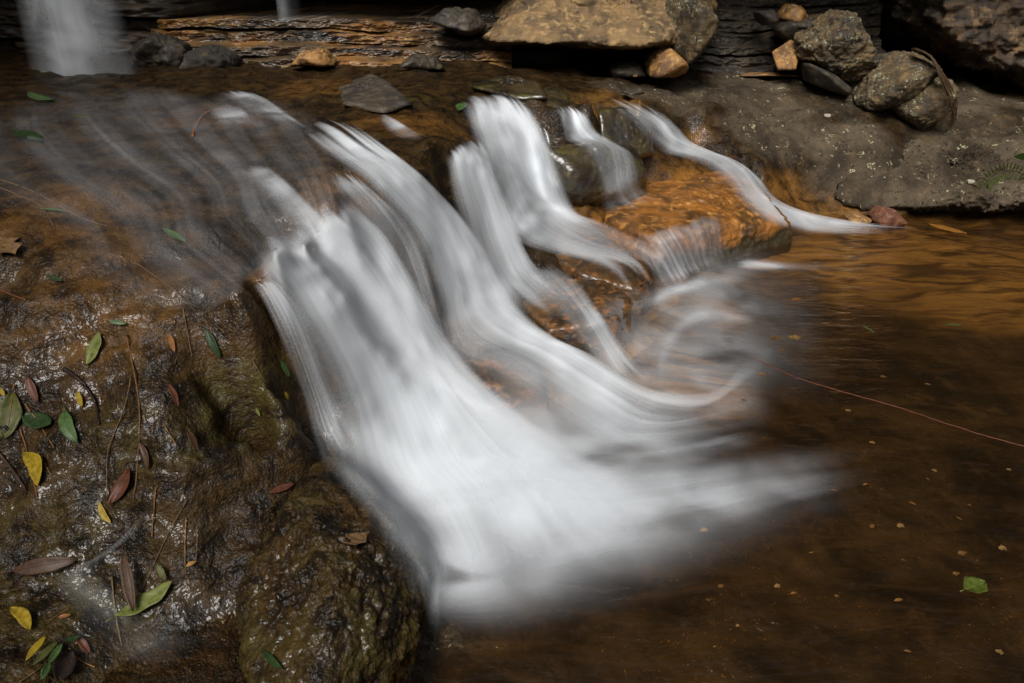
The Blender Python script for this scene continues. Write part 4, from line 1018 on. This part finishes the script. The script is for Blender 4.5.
LG = 'leaves fallen on the wet left bank'
for a in [
    ((29, 95), (54, 103), .22, GREEN, 'narrow green leaf caught in the water near the foot of the tall misty fall', None, {}),
    ((69, 116), (87, 120), .22, OLIVE, 'tiny olive leaf on the upper shelf between two green leaves', None, {}),
    ((15, 134), (44, 144), .3, DGREEN, 'dull dark green leaf under the film of the upper shelf', None, {}),
    ((40, 211), (69, 214), .13, GREEN, 'thin pale green blade lying among dry stalks high on the bank', None, {}),
    ((-3, 243), (17, 258), .55, TAN, 'lobed tan leaf on top of the bank at the frame edge', OCHRE, dict(lobes=3)),
    ((163, 231), (186, 245), .22, GREEN, 'bright green slim leaf on the bank top near the lip of the main fall', None, {}),
    ((47, 277), (64, 283), .25, DGREEN, 'small bluish green leaf on the bank beside the lobed tan leaf', None, {}),
    ((110, 322), (128, 324), .28, GREEN, 'small fresh green leaf above the pale yellow green one', None, {}),
    ((89, 366), (102, 333), .40, YGREEN, 'pale yellow green oval leaf stuck upright on the bank face', YGREEN, dict(wavy=.06)),
    ((170, 335), (175, 354), .22, ORANGE, 'little orange leaf beside a thin stalk on the bank face', None, {}),
    ((207, 328), (222, 358), .24, DGREEN, 'dark green drooping leaf right of the little orange leaf', None, {}),
    ((29, 377), (40, 403), .3, RUST, 'brick red leaf high among the debris at the left edge of the bank', None, {}),
    ((78, 391), (83, 407), .34, YELLOW, 'short yellow leaf touching the dark curved bark strip', None, {}),
    ((67, 411), (80, 444), .30, GREEN, 'pale green lance shaped leaf hanging below the short yellow one', GREEN, {}),
    ((24, 416), (52, 427), .50, DGREEN, 'broad dark green leaf under crossing twigs', None, {}),
    ((14, 392), (6, 440), .45, OLIVE, 'wide olive leaf with an orange stalk at the left edge', ORANGE, {}),
    ((1, 388), (6, 397), .4, YELLOW, 'scrap of yellow leaf at the very edge above the wide olive leaf', None, {}),
    ((27, 455), (42, 488), .28, YELLOW, 'twisted bright yellow leaf crossing an orange stem', YELLOW, dict(bend=.12)),
    ((113, 506), (134, 470), .40, RUST, 'broad reddish brown leaf folded beside the long stalk', RUST, dict(curl=.35)),
    ((101, 501), (113, 523), .26, YELLOW, 'small curved yellow leaf below the reddish brown folded leaf', None, dict(bend=-.1)),
    ((16, 571), (80, 560), .26, BROWN, 'large rust brown leaf lying flat beside the smoky rill', RUST, dict(lift=.02)),
    ((12, 610), (32, 633), .28, YELLOW, 'clean yellow leaf on the black rock below the rust brown leaf', None, dict(bend=.08, lift=.014)),
    ((118, 620), (175, 586), .32, YGREEN, 'big ragged light green leaf with a brown tip beside the rill', YGREEN, dict(wavy=.14, lift=.025)),
    ((128, 556), (139, 614), .19, BROWN, 'long rust coloured leaf lying across the big ragged green leaf', RUST, dict(lift=.04)),
    ((160, 566), (169, 582), .3, OLIVE, 'small curled olive leaf at the tip of the big ragged leaf', None, dict(lift=.02)),
    ((28, 667), (48, 642), .26, YELLOW, 'yellow leaf standing in the clump of green blades', None, dict(lift=.03)),
    ((31, 670), (56, 646), .24, OLIVE, 'dull green blade in the clump, nearest the yellow leaf', None, dict(lift=.025)),
    ((46, 669), (60, 648), .28, GREEN, 'light green blade in the middle of the clump', None, dict(lift=.03)),
    ((37, 684), (45, 666), .4, GREEN, 'short fresh green leaf at the bottom of the clump', None, dict(lift=.03)),
    ((64, 643), (82, 639), .3, DGREEN, 'dark green leaf pointing right from the clump', None, dict(lift=.02)),
    ((58, 684), (70, 653), .62, DBROWN, 'broad dark brown leaf below the clump of green blades', None, dict(lift=.015)),
    ((59, 618), (72, 616), .35, ORANGE, 'scrap of orange leaf above the clump of green blades', None, {}),
    ((78, 637), (91, 655), .3, RUST, 'rust red curled leaf right of the clump of green blades', None, dict(curl=.4)),
    ((269, 494), (294, 485), .28, RUST, 'dull red leaf in the dark gully behind the mossy rock', None, {}),
    ((342, 546), (366, 538), .6, TAN, 'pale tan crumpled leaf on the crown of the mossy rock', None, dict(wavy=.18, lift=.01)),
    ((186, 567), (197, 562), .4, OCHRE, 'small ochre leaf below a hanging orange stem', None, {}),
    ((265, 651), (286, 671), .16, DGREEN, 'slim dark green leaf on the lower side of the mossy rock', None, {}),
    ((279, 361), (288, 377), .3, GREEN, 'tiny green leaf near the right edge of the bank face', None, {}),
    ((283, 392), (286, 400), .4, YELLOW, 'yellow green speck of leaf lowest by the main fall', None, {}),
    ((258, 407), (262, 416), .4, YGREEN, 'lime speck of leaf on the mossy part of the bank face', None, {}),
    ((167, 385), (177, 408), .25, RUST, 'wine red sliver of leaf pinned under a stalk on the bank face', None, {}),
    ((186, 430), (196, 452), .3, BROWN, 'brown soaked leaf low on the bank face', None, {}),
    ((140, 441), (150, 470), .2, BROWN, 'long brown leaf hanging behind the long orange brown stalk', None, {}),
    ((459, 113), (465, 105), .4, GREEN, 'small green sprig leaf at the lip of the tall far cascade', None, {}),
]:
    p0, p1, ratio, col, label, rib, kw = a
    leaf(p0, p1, ratio, col, label, midrib=rib, **kw)

PG = 'ochre leaf fragments in the pool'
leaf((963, 591), (984, 584), .72, (.12, .16, .018), 'round green leaf on the dark pool near the corner', midrib=YGREEN, wavy=.05, lift=.004)
leaf((945, 325), (961, 326), .18, GREEN, 'slim green leaf drifting on the pool near the drowned hollow', lift=.004)
leaf((861, 326), (874, 333), .16, GREEN, 'narrow green leaf drifting in the middle of the pool', lift=.004)
leaf((928, 226), (966, 236), .32, (.45, .19, .03), 'long orange leaf half afloat near the reddish stone', lift=.006, wavy=.1)
frag = [((907, 502), (917, 506)), ((869, 529), (875, 525)), ((896, 528), (904, 525)), ((954, 517), (962, 521)), ((956, 555), (968, 553)), ((997, 550), (1007, 548)), ((892, 602), (904, 600)),
        ((717, 588), (725, 586)), ((773, 588), (781, 586)), ((789, 595), (797, 593)), ((833, 597), (840, 597)), ((993, 651), (1005, 655)), ((902, 651), (912, 653)), ((951, 575), (961, 574)), ((699, 532), (709, 530)),
        ((808, 554), (814, 553)), ((768, 338), (784, 340)), ((786, 338), (803, 339)), ((789, 301), (803, 299)), ((778, 351), (787, 351)), ((757, 375), (767, 375)), ((923, 384), (932, 386)), ((879, 377), (888, 378)),
        ((844, 411), (852, 412)), ((821, 324), (831, 324)), ((740, 400), (748, 402)), ((930, 470), (938, 473)), ((862, 486), (868, 484)), ((925, 478), (930, 482)), ((1005, 470), (1012, 471)), ((830, 490), (838, 492)), ((705, 600), (711, 602)), ((735, 627), (740, 626)), ((712, 648), (717, 647)), ((900, 560), (906, 562)), ((868, 443), (876, 444)), ((966, 505), (972, 507))]
for i, (p0, p1) in enumerate(frag):
    p0, p1 = [((p0[0] + p1[0]) / 2 + (q[0] - (p0[0] + p1[0]) / 2) * .75, (p0[1] + p1[1]) / 2 + (q[1] - (p0[1] + p1[1]) / 2) * .75) for q in (p0, p1)]
    leaf(p0, p1, .34 + .16 * (i % 3), ((.34, .15, .03), (.24, .11, .025), (.36, .20, .06))[i % 3], 'small ochre leaf fragment scattered on the dark brown pool', name='leaf_fragment', group=PG, lift=.003, lobes=(i % 3), cat='leaf')

for pix, r0, r1, col, label in [
    ([(-4, 178), (37, 193), (81, 218), (107, 226)], .0028, .0015, TAN, 'long straw coloured stalk running down the top of the bank'),
    ([(-4, 186), (30, 200), (44, 209), (55, 229)], .0025, .0012, TAN, 'shorter straw stalk bent beside the long one on the bank top'),
    ([(134, 262), (158, 278), (178, 294), (195, 311)], .0018, .001, TAN, 'fine pale stalk slanting over the rounded brow of the bank'),
    ([(183, 308), (187, 330), (192, 357)], .0022, .0015, TAN, 'short straight straw upright on the bank face beside the drooping dark leaf'),
    ([(126, 334), (136, 380), (140, 420), (138, 458), (134, 500)], .0032, .002, (.24, .11, .04), 'long orange brown stalk hanging down the middle of the bank face'),
    ([(131, 376), (126, 403), (116, 430), (107, 454), (107, 500)], .0025, .0015, TAN, 'long pale bent stalk left of the orange brown one'),
    ([(252, 359), (258, 370), (266, 383)], .0018, .001, TAN, 'tiny pale twig near the right edge of the bank face'),
    ([(164, 425), (170, 435), (176, 444)], .002, .0012, OCHRE, 'short orange twig low on the bank face'),
    ([(25, 404), (40, 425), (55, 449)], .002, .0012, OCHRE, 'thin ochre twig crossing the broad dark green leaf'),
    ([(20, 428), (26, 448), (32, 470), (37, 497)], .0022, .0015, ORANGE, 'orange stem running past the twisted yellow leaf'),
    ([(38, 453), (45, 464), (51, 475)], .0018, .0012, OCHRE, 'short ochre twig right of the twisted yellow leaf'),
    ([(156, 487), (154, 510), (152, 537)], .0025, .002, (.36, .16, .04), 'upright orange stem beside the narrow dark rill'),
    ([(186, 518), (185, 545), (185, 570)], .002, .0012, OCHRE, 'hanging orange stem above the small ochre leaf'),
    ([(187, 500), (170, 530), (158, 555), (142, 590)], .0018, .0012, TAN, 'pale greyish stalk leaning towards the big ragged leaf'),
    ([(197, 525), (197, 540), (196, 560)], .0015, .001, TAN, 'thin straw right of the hanging orange stem'),
    ([(112, 577), (115, 610), (122, 646)], .0025, .0018, (.32, .20, .07), 'straight straw lying across the smoky rill'),
    ([(69, 648), (80, 660), (95, 667)], .002, .0014, OCHRE, 'curved orange twig beside the clump of green blades'),
    ([(48, 622), (58, 615), (70, 608)], .0015, .001, TAN, 'tiny pale twig crossing the scrap of orange leaf'),
    ([(20, 682), (40, 668), (52, 655)], .002, .001, TAN, 'dry stalk lying through the clump of green blades'),
    ([(-4, 288), (12, 295), (26, 300)], .004, .003, (.22, .08, .03), 'reddish stick end on the bank top at the frame edge'),
    ([(-2, 452), (14, 472), (28, 493)], .0055, .004, (.08, .04, .02), 'thick dark brown stick leaning at the left edge of the bank'),
    ([(64, 369), (82, 382), (95, 402), (99, 424)], .008, .003, (.035, .016, .01), 'dark curved strip of bark above the pale lance shaped leaf'),
    ([(262, 278), (276, 264), (292, 254), (310, 248), (324, 243)], .005, .003, (.30, .11, .035), 'reddish root along the lip of the main fall'),
    ([(193, 136), (198, 122), (208, 112), (228, 108)], .008, .006, (.40, .15, .05), 'curved orange root on the upper shelf under the film'),
    ([(215, 3), (225, 20), (222, 30)], .004, .003, DGREEN, 'dark mossy sprig on the brown back wall'),
    ([(108, 142), (125, 136), (140, 134)], .004, .003, (.22, .085, .035), 'short orange root left of the curved one on the upper shelf'),
]:
    twig(pix, r0, r1, col, label, name='root' if 'root' in label else 'bark_strip' if 'bark' in label else 'twig', cat='root' if 'root' in label else 'twig', stiff=40 if 'lip of' in label else 4, lift=.035 if 'curved orange root on' in label else .006)
twig([(752, 358), (775, 368), (800, 379), (850, 394), (900, 408), (950, 425), (1000, 440), (1040, 450), (1100, 462)], .0034, .0026, (.20, .055, .02), 'long thin red root stretched across the pool surface', name='root', cat='root', lift=.006, n=60, jit=.0015)

# dry fronds draped over the lichen crusted boulders
fr = bpy.data.objects.new('dry_frond', None)
COL.objects.link(fr)
fr.location = at_y(946, 128, 6.0)
tag(fr, 'bundle of dry brown fronds drooping over the angular boulder', 'frond')
rnd = random.Random(5)
for k in range(26):
    o1, o2, o3 = rnd.uniform(-3, 3), rnd.uniform(-5, 5), rnd.uniform(-8, 7)
    yb = rnd.uniform(-.06, .06)
    P = [at_y(914 + o1, 50 + rnd.uniform(-2, 2), 6.15 + yb), at_y(930 + o1, 56 + o1 * .5, 6.0 + yb), at_y(942 + o2 * .6, 76 + o1, 5.93 + yb), at_y(952 + o2, 98 + o1, 5.9 + yb), at_y(950 + o3, 114 + rnd.uniform(-4, 4), 5.92 + yb), at_y(943 + o3 * 1.2, 129 + rnd.uniform(-8, 3), 5.95 + yb)]
    pts = [Vector(p) for p in catmull(np.array([tuple(p) for p in P]), 18)]
    tube_mesh('strand', pts, .006, .002, leaf_mat((.13, .075, .035), .7, 0), parent=fr, seg=4)

# little fern and green leaf on the right edge
fe = bpy.data.objects.new('fern', None)
COL.objects.link(fe)
fe.location = at_y(1040, 196, 4.9)
tag(fe, 'small green fern frond reaching over the grey boulder by the pool', 'fern')
spine = [at_y(1044, 192, 4.9), at_y(1022, 174, 4.85), at_y(1005, 171, 4.8), at_y(990, 178, 4.75), at_y(984, 186, 4.75)]
sp = [Vector(p) for p in catmull(np.array([tuple(p) for p in spine]), 22)]
tube_mesh('stem', sp, .004, .0015, leaf_mat((.07, .06, .02)), parent=fe)
LM = leaf_mat((.10, .12, .03))
for i in range(5, 21):
    t = (sp[i] - sp[i - 1]).normalized()
    for s in (-1, 1):
        sd_ = Vector((t.z, 0, -t.x)).normalized() * s
        ln = .075 * math.sin(math.pi * (i - 3) / 20) + .02
        b, e = sp[i], sp[i] + sd_ * ln + t * ln * .4 + Vector((0, -.01, -.01))
        w = (e - b).cross(Vector((0, 1, 0))).normalized() * .009
        mesh_obj('leaflet', [b, b.lerp(e, .4) + w, e, b.lerp(e, .4) - w, b.lerp(e, .4) + Vector((0, .004, 0))], [[0, 1, 4], [1, 2, 4], [2, 3, 4], [3, 0, 4]], LM, parent=fe)
pl = bpy.data.objects.new('leafy_plant', None)
COL.objects.link(pl)
pl.location = at_y(1060, 205, 4.9)
tag(pl, 'bright green leaves of a plant above the fern, mostly beyond the frame', 'plant')
tube_mesh('stem', [at_y(1060, 205, 4.9), at_y(1052, 180, 4.88), at_y(1034, 160, 4.85)], .004, .002, leaf_mat((.06, .07, .02)), parent=pl)
LM2 = leaf_mat((.10, .22, .03))
for c, e, w in (((1036, 160), (1014, 156), .03), ((1042, 175), (1018, 180), .02), ((1045, 172), (1066, 166), .03)):
    b, e = at_y(*c, 4.86), at_y(*e, 4.78)
    sdv = (e - b).cross(Vector((.1, 1, .3))).normalized() * w
    V = []
    for i in range(9):
        t = i / 8
        q = b.lerp(e, t) + Vector((0, 0, .012 * math.sin(math.pi * t)))
        ww = math.sin(math.pi * t) ** .8
        V += [q - sdv * ww, q - Vector((0, 0, .003)), q + sdv * ww]
    mesh_obj('leaf', V, grid_faces(9, 3), LM2, parent=pl)
# pale pebble on the grey boulder
def pebble(px, py, s, mat, label, seed):
    p = hit(px, py)
    pts = [p + Vector((a * s, b * s * .8, c * s * .6)) for a in (-1, 1) for b in (-1, 1) for c in (-.6, 1)]
    hull_rock('pebble', pts, mat, label, 'pebble', sub=3, sharp=6, rough=.03, seed=seed)
M_pale = rock_mat('pale_pebble', (.46, .43, .33), (.28, .25, .18), (.5, .48, .38), .4, .8, 0, 0, 0, 3)
pebble(970, 182, .03, M_pale, 'pale pebble lodged on the face of the broad grey boulder', 101)
pebble(635, 76, .02, M_ochre, 'little ochre pebble on the platform edge before the great slab', 102)
pebble(827, 116, .028, M_pale, 'pale flat pebble lying in the middle of the grey platform', 103)
pebble(1003, 205, .02, M_grey, 'grey pebble at the waterline of the broad grey boulder', 104)
hull_rock('dark_stone', [at_z(620, 92, .93), at_z(640, 87, .96), at_z(645, 93, .93), at_z(630, 96, .92), at_z(622, 92, .88), at_z(644, 94, .88)], M_dark, 'small black angular stone on the platform near the thin chute', 'stone', sub=4, sharp=14, rough=.02, seed=105)
for b in (0,):
    pass
